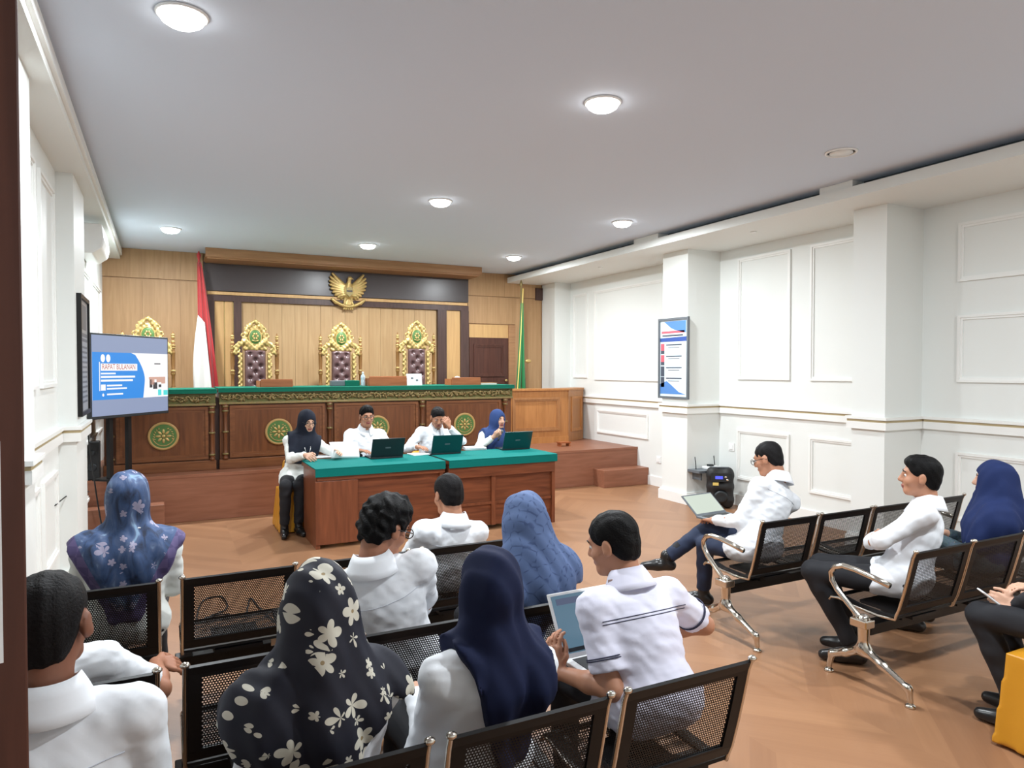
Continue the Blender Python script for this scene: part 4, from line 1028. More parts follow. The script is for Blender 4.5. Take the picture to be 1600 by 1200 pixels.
# gold cloth covered chairs (banquet chair under a satin cover)
def gold_chair(x, y, rz, label):
    t = thing('covered_chair', label, 'chair', (x, y, 0), rz, 'chairs under gold satin covers')
    f = Fld((-.36, -.4, -.02), (.36, .4, 1.0), .012)
    f.cap((-.17, -.19, .41), (.17, -.19, .41), .045, .045, .02); f.cap((-.17, .14, .41), (.17, .14, .41), .045, .045, .02)
    f.cap((-.18, 0, .41), (.18, 0, .41), .04, .04, .03)
    for i in range(8): f.cap((-.15+.004*i, -.205-.005*i, .42+.04*i), (.15-.004*i, -.205-.005*i, .42+.04*i), .036, .036, .03)
    f.cut(lambda X, Y, Z: np.maximum(-Y-.31, Y-(-.19) if False else -1.0)+0*X*Z)
    q = f.like(); Z0 = .44
    def skirt(X, Y, Z):
        fl = 1+.16*(Z0-Z)/Z0+.02*np.sin(np.arctan2(Y, X)*14)*(Z0-Z)/Z0
        return np.maximum(np.maximum(np.abs(X)/fl-.23, np.abs(Y+.03)/fl-.23), np.maximum(Z-Z0, .015-Z))
    sl = tuple(slice(0, n) for n in f.D.shape); f.put(sl, skirt(*f.xyz(sl)).astype(np.float32), .02, 'u')
    f.build('satin_cover', 'gold_satin', t)
    for sx in (-1, 1):
        for sy_ in (-1, 1): MB().lathe([(.016, 0), (.014, .3)], (sx*.19, -.03+sy_*.19, 0), 8).build('leg', 'gilt_dark', t, True)
    return t
# ------------------------------------------------------------------ people: SDF bodies with clothing as parts
A_ = lambda *v: np.array(v, float)
def un(v): v = np.array(v, float); return v/(np.linalg.norm(v)+1e-9)
def rot(yaw, pitch=0, roll=0):
    """columns: right, forward, up. yaw + = to the left, pitch + = looking down, roll + = to the right"""
    c, s_ = math.cos, math.sin
    Rz = np.array([[c(yaw), -s_(yaw), 0], [s_(yaw), c(yaw), 0], [0, 0, 1]]); p = -pitch
    Rx = np.array([[1, 0, 0], [0, c(p), -s_(p)], [0, s_(p), c(p)]]); Ry = np.array([[c(roll), 0, s_(roll)], [0, 1, 0], [-s_(roll), 0, c(roll)]])
    return Rz @ Rx @ Ry
def ik(S, W, l1, l2, pole):
    d = W-S; L = np.linalg.norm(d); mx = (l1+l2)*.995
    if L > mx: W = S+d/L*mx; d = W-S; L = mx
    a = (l1*l1-l2*l2+L*L)/(2*L); h = math.sqrt(max(0, l1*l1-a*a)); u = d/L
    p = np.array(pole, float); p = p-u*(p@u); p = un(p)
    return S+u*a+p*h, W
def flatcap(f, a, b, ra, rb, k=.015, op='u'):
    """cone with a flat far end"""
    a = np.array(a, np.float32); b = np.array(b, np.float32); m = max(ra, rb)+k+.035
    q = f.sl(np.minimum(a, b)-m, np.maximum(a, b)+m)
    if q is None: return
    X, Y, Z = f.xyz(q); ba = b-a; L2 = float(ba@ba)+1e-9; L = math.sqrt(L2); px, py, pz = X-a[0], Y-a[1], Z-a[2]
    t0 = (px*ba[0]+py*ba[1]+pz*ba[2])/L2; t = np.clip(t0, 0, 1.3)
    d = np.sqrt((px-t*ba[0])**2+(py-t*ba[1])**2+(pz-t*ba[2])**2)-(ra+(rb-ra)*t)
    f.put(q, np.maximum(d, (t0-1)*L).astype(np.float32), k, op)
def hand(f, W, d, n, side, curl=.5, thumb=.5, g=0.0):
    d = un(d); n = un(np.array(n, float)-d*(np.array(n, float)@d)); t = np.cross(d, n)*side     # t: thumb side
    for i, L in enumerate((.068, .076, .07, .055)):
        b = W+d*(.088-.004*abs(i-1))+t*(.03-.0205*i)
        f.cap(W+d*.012+t*(.012-.008*i), b, .015, .0115, .008)
        a = 0.0; p = b
        for j, fr in enumerate((.45, .32, .25)):
            a += curl*(.75 if j == 0 else .9); q = p+(d*math.cos(a)+n*math.sin(a))*L*fr*1.05
            f.cap(p, q, .0088-.0006*j+g, .0084-.0007*j+g, .003); p = q
    a = W+d*.02+t*.018; b = W+d*.05+t*(.043+.012*(1-thumb))+n*.012*thumb; c = b+un(d*(.8)+t*(.35-.6*thumb)+n*.5*thumb)*.034; e = c+un(d*.9+t*(.1-.5*thumb)+n*.4*thumb)*.026
    f.cap(a, b, .015, .0115, .01); f.cap(b, c, .0105, .0095, .004); f.cap(c, e, .0095, .008, .003)
def wr_noise(seed, amp, fr):
    r_ = random.Random(seed); P = [(r_.uniform(-1, 1), r_.uniform(-1, 1), r_.uniform(-1, 1), r_.uniform(0, 6)) for _ in range(4)]
    def fn(X, Y, Z):
        o = 0
        for i, (a, b, c, ph) in enumerate(P):
            q = fr*(1+.35*i); o = o+np.sin(a*q*X+b*q*Y+c*q*Z*1.4+ph+1.3*np.sin(.45*q*(Z*b+X*c)))
        return amp*o/2.2
    return fn

def person(label, hip, head, yaw=0.0, hy=None, hp=0.0, hr=0.0, sy=None, sroll=0.0, shR=(0, 0, 0), shL=(0, 0, 0), yoke=False, seat=.44, R=None, L=None, legR=None, legL=None, sleeve='long', shirt='shirt_white',
           pants='trouser_black', skin='skin_b', hair='short', hairmat='hair_black', hijab=None, vx=.0075, bulk=1.0, glasses=None, collar=True, lean=0.0, seed=1, name='person', shoes=True, hem=-.02, size=1.0, fringe=0.0):
    if hijab: size = size*.92
    hy = yaw if hy is None else hy; sy = yaw if sy is None else sy
    base = A_(hip[0], hip[1], 0.0); t = thing(name, label, 'person', tuple(base))
    Rh = rot(yaw); Rs = rot(sy, 0, sroll); Rd = rot(hy, hp, hr)
    HP = A_(hip[0], hip[1], seat+.115); HD = np.array(head, float)
    N = HD + Rd @ A_(0, -.025, -.105) + A_(0, 0, -.055) - Rh @ A_(0, .012, 0)
    T = un(N-HP); S0 = N - T*.066
    rs = un(Rs[:, 0]-T*(Rs[:, 0]@T)); fs = np.cross(T, rs); RT = np.stack([rs, fs, T], 1)
    rh = un(Rh[:, 0]-T*(Rh[:, 0]@T)); RH = np.stack([rh, np.cross(T, rh), T], 1)
    SR = S0+rs*.172*size*(.5+.5*bulk); SL = S0-rs*.172*size*(.5+.5*bulk)
    dsh = A_(0, 0, -.028) if hijab else A_(0, 0, 0); SR = SR+dsh; SL = SL+dsh; SR = SR+np.array(shR, float); SL = SL+np.array(shL, float)
    rel = lambda p: HP*A_(1, 1, 0)+Rh[:, 0]*p[0]+Rh[:, 1]*p[1]+A_(0, 0, p[2])
    def arm(S, spec, side):
        spec = dict(spec or {})
        if 'wp' in spec: W = np.array(spec['wp'], float)
        else: W = rel(spec.get('w', (side*.1, .27, seat+.2)))
        pole = spec.get('pole', None); pole = (Rh @ A_(side*.7, -.6, -.6)) if pole is None else Rh @ np.array(pole, float)
        E, W = ik(S, W, .275*size, .245*size, pole)
        d = spec.get('d'); d = un(W-E)*.6+Rh @ A_(-side*.35, .5, -.1) if d is None else Rh @ np.array(d, float)
        n = spec.get('n'); n = A_(0, 0, -1) if n is None else Rh @ np.array(n, float)
        return S, E, W, d, n, spec.get('curl', .35), spec.get('thumb', .4)
    AR, AL = arm(SR, R, 1), arm(SL, L, -1)
    def leg(spec, side):
        spec = spec or {}
        J = HP+Rh[:, 0]*side*.095-A_(0, 0, .02)
        K = np.array(spec['kp'], float) if 'kp' in spec else rel(spec.get('k', (side*.12, .42, seat+.075)))
        An = np.array(spec['ap'], float) if 'ap' in spec else rel(spec.get('a', (side*.13, .4, .095)))
        toe = Rh @ np.array(spec.get('toe', (side*.15, 1, -.12)), float)
        return J, K, An, un(toe)
    GR, GL = leg(legR, 1), leg(legL, -1)
    pts = np.array([HP, N, HD, SR, SL]+[q for a in (AR, AL) for q in a[1:3]]+[q for g in (GR, GL) for q in g[:3]])
    lo, hi = pts.min(0)-.24, pts.max(0)+.24; lo[2] = max(lo[2], -.02); lo[2] = min(lo[2], 0-.03)
    b = bulk
    def torso(f, g=0.0):
        f.ell(HP+(N-HP)*.64, (.158*b+g, .112*b+g, .345*np.linalg.norm(N-HP)+g), RT, .05); f.ell(HP+(N-HP)*.33+Rh[:, 1]*.012*b, (.15*b+g, .118*b+g, .18+g), RH, .06)
        f.ell(HP+A_(0, 0, -.0), (.172*b+g, .135*b+g, .115+g), RH, .06)
        f.cap(SL, SR, .062+g, .062+g, .05)
        for S in (SR, SL): f.cap(N-T*.012, S, .04+g, .048+g, .03)
    # ---- body
    f = Fld(lo, hi, vx); torso(f, -.016)
    hd = lambda x, y, z: HD+Rd @ A_(x, y, z)
    f.ell(hd(0, -.014, .032), (.074, .092, .083), Rd, .02); f.ell(hd(0, .022, -.035), (.058, .068, .082), Rd, .03); f.cap(hd(-.022, .062, -.092), hd(.022, .062, -.092), .02, .02, .03)
    f.cap(hd(-.03, .072, .024), hd(.03, .072, .024), .014, .014, .015)
    for sx in (-1, 1):
        f.ell(hd(sx*.04, .052, -.03), (.024, .026, .024), Rd, .02); f.ell(hd(sx*.031, .096, .005), (.016, .016, .011), Rd, .008, 's')
        f.ell(hd(sx*.077, -.008, -.008), (.009, .02, .032), Rd, .006); f.ell(hd(sx*.082, -.002, -.024), (.007, .011, .014), Rd, .006)
    f.cap(hd(0, .086, .012), hd(0, .104, -.026), .0085, .0125, .012); f.cap(hd(-.011, .094, -.031), hd(.011, .094, -.031), .0085, .0085, .008)
    f.ell(hd(0, .084, -.058), (.024, .014, .007), Rd, .006); f.ell(hd(0, .082, -.069), (.02, .013, .007), Rd, .006)
    f.cap(hd(0, -.03, -.05), N+T*.01, .053, .056, .03)
    for (S, E, W, d, n, cu, th), side in ((AR, 1), (AL, -1)):
        f.cap(S, E, .043, .036, .03); f.cap(E, E+(W-E)*.4, .037, .037, .02); f.cap(E+(W-E)*.4, W, .037, .024, .02); f.cap(W-un(W-E)*.01, W+un(d)*.02, .024, .021, .015)
        hand(f, W, d, n, side, cu, th)
    for J, K, An, toe in (GR, GL):
        f.cap(J, K, .07, .05, .03); f.cap(K, K+(An-K)*.35, .05, .048, .02); f.cap(K+(An-K)*.35, An, .048, .032, .02); f.cap(An-A_(0, 0, .03), An-A_(0, 0, .045)+toe*.1, .03, .022, .02)
    Ri = Rd.T
    def pick(Q):
        l = (Q-HD) @ Rd
        return ((np.abs(l[:, 0]) < .024) & (l[:, 1] > .075) & (l[:, 2] < -.0515) & (l[:, 2] > -.076)).astype(int)
    f.build('body', None, t, base, mats=[skin, 'lips'], pick=pick)
    # ---- shirt
    s_ = Fld(lo, hi, max(vx, .0085)); torso(s_, 0.0)
    tor = s_.copy()
    for S, E, W, d, n, cu, th in (AR, AL):
        if sleeve == 'long':
            s_.cap(S, E, .057*b, .049, .03); flatcap(s_, E, E+(W-E)*.94, .048, .038, .02); tor.cap(S, S+(E-S)*.6, .06, .055, .03)
        else:
            flatcap(s_, S, S+(E-S)*.78, .058*b, .063, .03); tor.cap(S, S+(E-S)*.6, .06, .055, .03)
    flatcap(s_, HP+A_(0, 0, .05), HP+A_(0, 0, -.06), .16*b, .17*b, .05) if False else None
    for J, K, An, toe in (GR, GL): s_.cap(J, J+(K-J)*.28, .094, .09, .04)
    s_.warp(wr_noise(seed, .0022, 22)); s_.warp(wr_noise(seed+50, .0022, 55)); s_.warp(wr_noise(seed+80, .0012, 110))
    hz = seat+hem
    s_.cut(lambda X, Y, Z: hz-Z+0*X*Y)
    so = s_.build('shirt', shirt, t, base)
    # ---- trousers
    p_ = Fld(lo, hi, .0105); p_.ell(HP-A_(0, 0, .01), (.165*b, .125*b, .1), RH, .04)
    for J, K, An, toe in (GR, GL):
        p_.cap(J, K, .084*min(b, 1.1), .064, .03); flatcap(p_, K, K+(An-K)*.93, .063, .05, .02)
    p_.warp(wr_noise(seed+9, .003, 30)); p_.cut(lambda X, Y, Z: np.maximum(Z-(seat+.2), .02-Z)+0*X*Y)
    p_.build('trousers', pants, t, base)
    # ---- shoes
    if shoes:
        for J, K, An, toe in (GR, GL):
            q = Fld(An-.2, An+.2, .009); up = A_(0, 0, 1) if abs(toe[2]) < .3 else un(np.cross(np.cross(toe, A_(0, 0, 1)), toe))
            fl = un(toe-A_(0, 0, toe[2])) if abs(toe[2]) < .3 else toe
            h0 = An-up*.052-fl*.035; q.cap(h0, h0+fl*.1, .04, .04, .02); q.cap(h0+fl*.1, h0+fl*.2-up*.008, .043, .03, .02); q.cap(An-up*.03, An+up*.02, .042, .042, .02)
            bot = h0-up*.04; q.cut(lambda X, Y, Z: -((X-bot[0])*up[0]+(Y-bot[1])*up[1]+(Z-bot[2])*up[2])); q.build('shoe', 'shoe_black', t, base)
    HM = Matrix.Translation(Vector(HD-base)) @ Matrix([list(r)+[0] for r in Rd]+[[0, 0, 0, 1]])
    # ---- collar
    if collar and not hijab:
        vs = []; fs_ = []; n_ = 30; cN = N-base; Tc = un(.65*T+.35*un(HD+Rd @ A_(0, -.03, -.03)-N)); rc = un(rs-Tc*(rs@Tc)); fc = np.cross(Tc, rc)
        for j, (rr, zz) in enumerate(((.062, .05), (.066, .053), (.078, .03), (.093, -.002), (.104, -.024))):
            for i in range(n_+1):
                a = PI/2+.28+(2*PI-.56)*i/n_; fr = math.sin(a); z = zz+.004-.04*max(0, fr)*(1.0 if j < 2 else 1.2)
                p = cN+rc*(rr*math.cos(a)*1.02)+fc*(rr*math.sin(a)*1.0-.004+.012*max(0, fr))+Tc*z; vs.append(tuple(p))
        for j in range(4):
            for i in range(n_): a0 = j*(n_+1)+i; fs_.append((a0, a0+1, a0+n_+2, a0+n_+1))
        co = MB().add(vs, fs_).build('collar', shirt, t, True); md = co.modifiers.new('solid', 'SOLIDIFY'); md.thickness = .003
    # ---- hair or scarf
    if hijab is None and hair:
        h = Fld((-.14, -.16, -.14), (.14, .15, .17), .005); g = {'short': .0, 'crew': -.005, 'curly': .008, 'thin': -.004}[hair]
        h.ell((0, -.016, .038), (.0815+g, .0985+g, .085+g), None, .01); h.ell((0, -.052, -.02), (.07+g, .053+g, .072), None, .03)
        if fringe: h.ell((0, .018, .082), (.064, .066, .036+fringe), None, .02)
        hl = .06 if hair != 'thin' else .082
        def face(X, Y, Z): return np.maximum((hl+.9*(Y-.078))-Z, np.where(Y > -.01, -1.0, 0)*0+(-.082-Z)-0*X)
        h.cut(lambda X, Y, Z: np.maximum(hl+.9*(Y-.078)-Z-.45*np.maximum(0, np.abs(X)-.035), -.088-Z), .006)
        for sx in (-1, 1): h.ell((sx*.085, -.002, -.012), (.022, .022, .036), None, .005, 's')
        if hair == 'curly': h.warp(lambda X, Y, Z: .0055*np.sin(X*105+2*np.sin(Z*60))*np.sin(Y*98+Z*40)+.003*np.sin(Z*150+X*60))
        else: h.warp(lambda X, Y, Z: .0012*np.sin(X*190+Y*60)+.001*np.sin(Y*150-Z*90))
        ho = h.build('hair', hairmat, t); ho.matrix_local = HM
    if hijab is not None:
        c = Fld(lo, hi, max(vx, .0075)); gr = hijab.get('grow', .014)
        d = tor.D
        if tor.vx != c.vx:
            c = Fld(lo, hi, tor.vx)
        loc = lambda X, Y, Z: ((X-N[0])*rs[0]+(Y-N[1])*rs[1]+(Z-N[2])*rs[2], (X-N[0])*fs[0]+(Y-N[1])*fs[1]+(Z-N[2])*fs[2], Z-N[2]+0*X+0*Y)
        if hijab.get('tent'):
            for (a0, b0, ra, rb) in hijab['tent']:
                c.cap(HD+Rd @ np.array(a0, float), N+RT @ np.array(b0, float), ra, rb, .07)
        kk = .1
        c.cap(SL, SR, .064+gr, .064+gr, kk)
        for S, E, W, d_, n_, cu, th in (AR, AL): c.cap(S, S+(E-S)*.62, .06+gr, .055+gr, kk)
        c.cap(N+T*.02, S0-T*.02, .07+gr, .1+gr, kk)
        c.ell(HP+(N-HP)*.64, (.158*b+gr, .112*b+gr, .345*np.linalg.norm(N-HP)+gr), RT, kk); c.ell(HP+(N-HP)*.33+Rh[:, 1]*.012*b, (.15*b+gr, .118*b+gr, .18+gr), RH, .06); c.D = np.minimum(c.D, tor.D-gr*.8)
        hemf = hijab['hem']; X, Y, Z = c.xyz(tuple(slice(0, n) for n in c.D.shape)); lx, ly, lz = loc(X, Y, Z)
        c.D = np.maximum(c.D, hemf(lx, ly, lz)).astype(np.float32)
        c.ell(hd(0, -.016, .028), (.09, .108, .1), Rd, .04); c.ell(hd(0, .004, -.05), (.08, .088, .085), Rd, .05)
        if hijab.get('bun'): c.ell(hd(0, -.09, .0), (.05, .045, .05), Rd, .05)
        c.cap(hd(0, -.025, -.04), N+T*.0, .08, hijab.get('neck', .085), .05)
        fo = hijab.get('fold', .004); fp = hijab.get('seed', 1)
        def folds(X, Y, Z):
            lx, ly, lz = loc(X, Y, Z); w_ = np.clip((-lz+.16)*3.5, .3, 1)
            r1 = 1-2*np.abs(np.sin((lx*24+ly*13)/(1-.9*np.clip(lz, -.5, .1))+fp+1.2*np.sin(lz*8+fp)+lz*6)); r2 = np.sin(lx*33-ly*50+2*fp+lz*14)
            return fo*w_*(1.1*r1+.7*r2)+fo*.25*np.sin(lx*90+lz*24+ly*60)
        c.warp(folds)
        # brow edge, then the opening for the face
        c.ell(hd(0, .115, -.022), (.05, .085, .073), Rd, .008, 's')
        def hat(V):
            a = (V-N) @ rs; bb = (V-N) @ fs; cc = V[:, 2]-N[2]; return np.clip(-hemf(a, bb, cc), 0, 1)
        ho = c.build('headscarf', hijab['mat'], t, base, attr={'hem': hat})
    # ---- face details
    for sx in (-1, 1):
        e = MB().ball((sx*.031, .0742, .003), .0098, 10, 6).build('eye', 'eye_white', t, True); e.matrix_local = HM
        MB().ball((sx*.031, .0818, .002), (.0064, .0032, .0064), 8, 5).build('iris', 'iris', e, True)
        if not hijab or True:
            bo = MB().tube([(sx*.014, .088, .024), (sx*.03, .088, .029), (sx*.047, .075, .024)], [.003, .0034, .002], 6).build('eyebrow', 'brow', t, True); bo.matrix_local = HM
    if glasses:
        if 'glass_frame' not in MATS: plain('glass_frame', srgb(40, 38, 40), .3, .4)
        go = MB()
        for sx in (-1, 1):
            go.tube([(sx*.033+.024*math.cos(q), .104-.006*math.cos(q)*sx*0, .0+.019*math.sin(q)) for q in np.linspace(0, 2*PI, 18, endpoint=False)], .0022, 6, True)
            go.tube([(sx*.057, .103, .006), (sx*.074, .07, .006), (sx*.084, -.005, .004), (sx*.082, -.025, -.008)], .0022, 6)
        go.tube([(-.01, .106, .004), (0, .109, .007), (.01, .106, .004)], .0022, 6)
        g_ = go.build('glasses', 'glass_frame', t, True); g_.matrix_local = HM
    inf = dict(N=N, HP=HP, HD=HD, rs=rs, fs=fs, T=T, AR=AR, AL=AL, shirt=so, base=base, HM=HM, Rh=Rh)
    if yoke:
        seam(inf, 'yoke_seam', 'seam_grey', [N+rs*q-T*(.12-.1*abs(q)**2) for q in np.linspace(-.15*b, .15*b, 18)], tuple(fs), .0014)
    return t, inf
def seam(info, name, mat, pts, direction, r=.0022, parent=None):
    """thin cord laid on the shirt: each point is carried along `direction` onto the cloth"""
    so = info['shirt']; me = so.data; bv = BVHTree.FromPolygons([v.co[:] for v in me.vertices], [p.vertices[:] for p in me.polygons])
    b = info['base']; out = []
    for p in pts:
        o = Vector(np.array(p)-b) - Vector(direction)*.6; h = bv.ray_cast(o, Vector(direction))
        if h[0] is not None: out.append(h[0]-Vector(direction)*.001)
    if len(out) > 1: return MB().tube(out, r, 5).build(name, mat, parent or so, True)
def ring_seam(info, arm, frac, r, name, mat, off=0.0):
    S, E = arm[0], arm[1]; ax = un(E-S); c = S+(E-S)*frac-info['base']; a = un(np.cross(ax, A_(0, 0, 1) if abs(ax[2]) < .9 else A_(1, 0, 0))); b = np.cross(ax, a)
    return MB().tube([tuple(c+a*r*math.cos(q)+b*r*math.sin(q)) for q in np.linspace(0, 2*PI, 28, endpoint=False)], .0022, 5, True).build(name, mat, info['shirt'], True)
V3 = lambda p: np.array(tuple(p))
# ------------------------------------------------------------------ the audience, left and middle
hemV = lambda w0, sl, top, bot: (lambda x, y, z: np.maximum(np.abs(x)-(w0+sl*(z-top)), bot-z))
hemD = lambda depth, k, half, sc=.0: (lambda x, y, z: (-(depth+k*np.maximum(0, half-np.abs(x)))+sc*np.sin(x*120))-z)

t, i1 = person('woman in white blouse and blue scarf with purple checked border, seen from behind', (-.17, R1Y+.28), V3(at_y(200, 776, R1Y+.26)), skin='skin_d', bulk=1.08, seed=3, vx=.009,
    hijab=dict(mat='hijab_scarf', hem=hemV(.235, .5, -.06, -.4), grow=.013, neck=.056, fold=.007, seed=2, bun=False), shirt='shirt_cream')
MB().tube([tuple(i1['N']-i1['base']+i1['rs']*q*.055-i1['fs']*(.088-.01*abs(q))+A_(0, 0, .045-.004*q)) for q in np.linspace(-.4, 1, 8)], .004, 6).build('scarf_tie', 'silver_pin', t, True)

h2 = V3(at_y(78, 972, 1.84))
t, i2 = person('man with cropped greying hair in white shirt beside the wooden door', (-.26, R3Y+.17), h2, hy=-.25, skin='skin_c', hair='crew', hairmat='hair_dark', shirt='shirt_white', yoke=True, seed=11, vx=.0065, bulk=1.06)
t, i3 = person('man in white short sleeved shirt leaning forward with one arm stretched sideways', (-.42, R2Y+.3), V3(at_y(68, 950, 2.85)), hp=.3, hy=.15, shR=(.02, .0, .06), skin='skin_b', hair='short', sleeve='short', seed=12, vx=.006,
    R=dict(wp=V3(at_y(243, 1036, 3.12)), pole=(.5, -.2, -.5), d=(.75, .5, -.35), n=(-.2, .5, -.8), curl=.32))
t, i4 = person('curly haired man in glasses and white shirt turning his head to the right', (.86, R2Y+.28), V3(at_y(603, 822, R2Y+.24)), hy=-1.15, hp=.4, hr=.1, sy=-.2, yoke=True, skin='skin_b', hair='curly', fringe=.02, glasses=True, seed=13, vx=.006, bulk=1.06,
    R=dict(w=(.2, .3, .62)), L=dict(w=(-.05, .34, .62)))
t, i5 = person('man with short dark hair in white shirt, back turned, nearest the green desks', (1.47, R1Y+.33), V3(at_y(700, 772, R1Y+.34)), hp=.25, hy=.15, skin='skin_a', hair='short', hairmat='hair_dark', seed=14, vx=.008, yoke=True)
t, i6 = person('woman in pale blue patterned headscarf draped over her back', (1.47, R2Y+.3), V3(at_y(818, 812, R2Y+.28)), hy=.1, hp=.15, skin='skin_d', seed=15, vx=.009, bulk=.92,
    hijab=dict(mat='hijab_geo', hem=hemD(.13, 1.1, .2, .0), grow=.014, neck=.085, fold=.008, seed=5, tent=[((0, -.03, -.02), (.05, -.04, -.2), .09, .12)]))
h7 = V3(at_y(496, 945, R3Y+.26))
t, i7 = person('woman in navy headscarf with white flowers and scalloped edge', (.37, R3Y+.3), h7, skin='skin_d', seed=16, vx=.008, bulk=.98, hy=.05, R=dict(pole=(.2, -.7, -.7)), L=dict(pole=(-.3, -.7, -.7)), legR=dict(k=(.12, .37, .515)), legL=dict(k=(-.12, .37, .515)),
    hijab=dict(mat='hijab_floral', hem=lambda x, y, z: -(.1+1.25*np.maximum(0, .23-np.abs(x+.05)))+.007*np.sin(x*120)-z, grow=.014, neck=.09, fold=.009, seed=9, tent=[((0, -.035, -.02), (0, -.05, -.2), .092, .12)]), shirt='shirt_white')
t, i8 = person('woman in white blouse with plain navy headscarf tail hanging down her back', (.86, R3Y+.3), V3(at_y(765, 916, R3Y+.26)), skin='skin_d', seed=17, vx=.008, bulk=1.04, hy=-.1, L=dict(pole=(-.2, -.7, -.7)), R=dict(pole=(.3, -.7, -.7)), legR=dict(k=(.12, .37, .515)), legL=dict(k=(-.12, .37, .515)),
    hijab=dict(mat='hijab_navy', hem=lambda x, y, z: np.maximum(np.maximum(-.12+.42*(-.02-z)-x, x-(.17+.3*np.minimum(0, z+.16))), -.36-z), grow=.016, neck=.08, fold=.009, seed=4, bun=True))
h9 = V3(at_y(957, 848, 2.2))
t, i9 = person('man in white short sleeved shirt with navy piping, using a tablet laptop', (1.58, R3Y+.32), h9, hy=.55, hp=.3, sy=.12, sroll=-.1, skin='skin_a', hair='short', sleeve='short', shirt='shirt_lilac', seed=18, vx=.0055, bulk=1.06,
    L=dict(wp=V3(at_y(871, 1050, 2.22)), pole=(.1, -.7, -1), d=(-.05, .3, .95), n=(.85, .4, 0), curl=.55, thumb=.7), R=dict(wp=A_(1.78, 2.3, .66), pole=(1.0, -.25, -.35), d=(-.6, .75, -.1), n=(0, 0, -1), curl=.3),
    legR=dict(k=(.17, .37, .535)), legL=dict(k=(-.16, .37, .535)))
N9, rs9, fs9, T9 = i9['N'], i9['rs'], i9['fs'], i9['T']
for dz in (0, -.011): seam(i9, 'back_piping', 'piping_navy', [N9+rs9*q-T9*(.115+.25*q*q*0-dz)-A_(0, 0, 0) for q in np.linspace(-.2, .21, 26)], tuple(fs9), .0018)
for a in ('AR', 'AL'):
    for fr in (.6, .625): ring_seam(i9, i9[a], fr, .067, 'cuff_piping', 'piping_navy')
MB().tube([tuple(N9-i9['base']+rs9*.088*math.sin(q)-fs9*(.088*math.cos(q)-.004)+T9*(.018-.006*math.cos(q))) for q in np.linspace(-1.5, 1.5, 18)], .009, 6, flat=.3).build('lanyard', 'lanyard', t, True)
W9 = i9['AL'][2]-i9['base']; ax = un(i9['AL'][2]-i9['AL'][1]); a0 = un(np.cross(ax, A_(0, 1, 0))); b0 = np.cross(ax, a0)
MB().tube([tuple(W9-ax*.01+a0*.029*math.cos(q)+b0*.029*math.sin(q)) for q in np.linspace(0, 2*PI, 20, endpoint=False)], .0035, 6, True).build('bracelet', 'lanyard', t, True)
lp, Ml = laptop('tablet_laptop', 'silver edged laptop held open on the lap of the man in piped shirt', (1.55, 2.175, .615), .02, .36, .21, .25, 30, 'plastic_white', 'tablet_screen', 'plastic_white')
sl_ = [c for c in lp.children if c.name.startswith('screen_lid')][0]
for x0, x1, z0, z1, m_ in ((-.15, .15, .2, .225, 'tablet_bar'), (-.06, .15, .06, .19, 'tablet_page'), (-.15, .15, .02, .035, 'plastic_dark')): MB().box((x0, -.0065, z0), (x1, -.0055, z1), Ml).build('window_area', m_, sl_)

# ------------------------------------------------------------------ the audience, right
t, i10 = person('man in glasses with one leg crossed, typing on a laptop in his lap', (3.62, 3.43), V3(at_y(1200, 716, 3.53)), shR=(0, 0, -.03), shL=(0, 0, -.045), yaw=.05, hy=.35, hp=.35, skin='skin_a', hair='crew', hairmat='hair_dark', glasses=True, pants='trouser_navy', yoke=True, seed=21, vx=.0075,
    R=dict(wp=A_(3.72, 3.78, .66), d=(-.3, .9, -.1), n=(0, 0, -1)), L=dict(wp=A_(3.5, 3.74, .67), pole=(-.5, -.5, -.8), d=(.3, .9, -.1), n=(0, 0, -1)),
    legR=dict(kp=A_(3.62, 3.9, .585), ap=A_(3.34, 4.06, .34), toe=(-.75, .5, -.1)), legL=dict(kp=A_(3.52, 3.84, .47), ap=A_(3.58, 3.92, .095), toe=(-.5, .85, -.1)))
lp, Ml = laptop('laptop', 'laptop with pale screen on the lap of the man crossing his legs', (3.64, 3.8, .66), .08, .31, .21, .2, 52, 'plastic_grey', 'laptop_page', 'plastic_grey')
MB().tube([tuple(A_(3.43, 4.0, .44)-i10['base']), tuple(A_(3.37, 4.04, .37)-i10['base']), tuple(A_(3.34, 4.06, .34)-i10['base'])], [.045, .044, .042], 12).build('sock', 'trouser_black', t, True)
t, i11 = person('man in white shirt with folded arms sitting sideways on the bench', (3.85, 2.53), V3(at_y(1438, 744, 2.52)), yaw=.6, hy=.62, hp=-.02, sy=.55, skin='skin_a', hair='short', seed=22, vx=.0065, bulk=1.05, fringe=.006,
    R=dict(w=(-.04, .17, .76), pole=(.5, .8, -.9), d=(-.9, -.05, .15), n=(0, -.9, -.3), curl=.4), L=dict(w=(.03, .2, .71), pole=(-.45, 1, -.7), d=(.9, -.1, .1), n=(0, -.9, -.3), curl=.4),
    legR=dict(k=(.13, .47, .52), a=(.12, .28, .095)), legL=dict(k=(-.05, .5, .52), a=(-.06, .27, .095)))
plain('lace', srgb(62, 82, 92), .8, bump=.6, bscale=90, var=.6)
t, i12 = person('woman in long dark blue headscarf seated by the right wall', (4.72, 2.55), V3(at_y(1552, 750, 2.55)), yaw=.35, hy=.5, skin='skin_d', seed=23, vx=.009, shirt='lace',
    hijab=dict(mat='hijab_royal', hem=hemD(.42, .2, .25, 0), grow=.014, neck=.095, fold=.009, seed=3, tent=[((0, -.03, -.02), (0, -.05, -.2), .092, .13), ((0, -.02, -.03), (-.06, .06, -.16), .08, .1)]))
GX, GY = 3.7, 1.6
gold_chair(GX, GY, 0.0, 'chair under a gold satin cover beside the waiting benches')
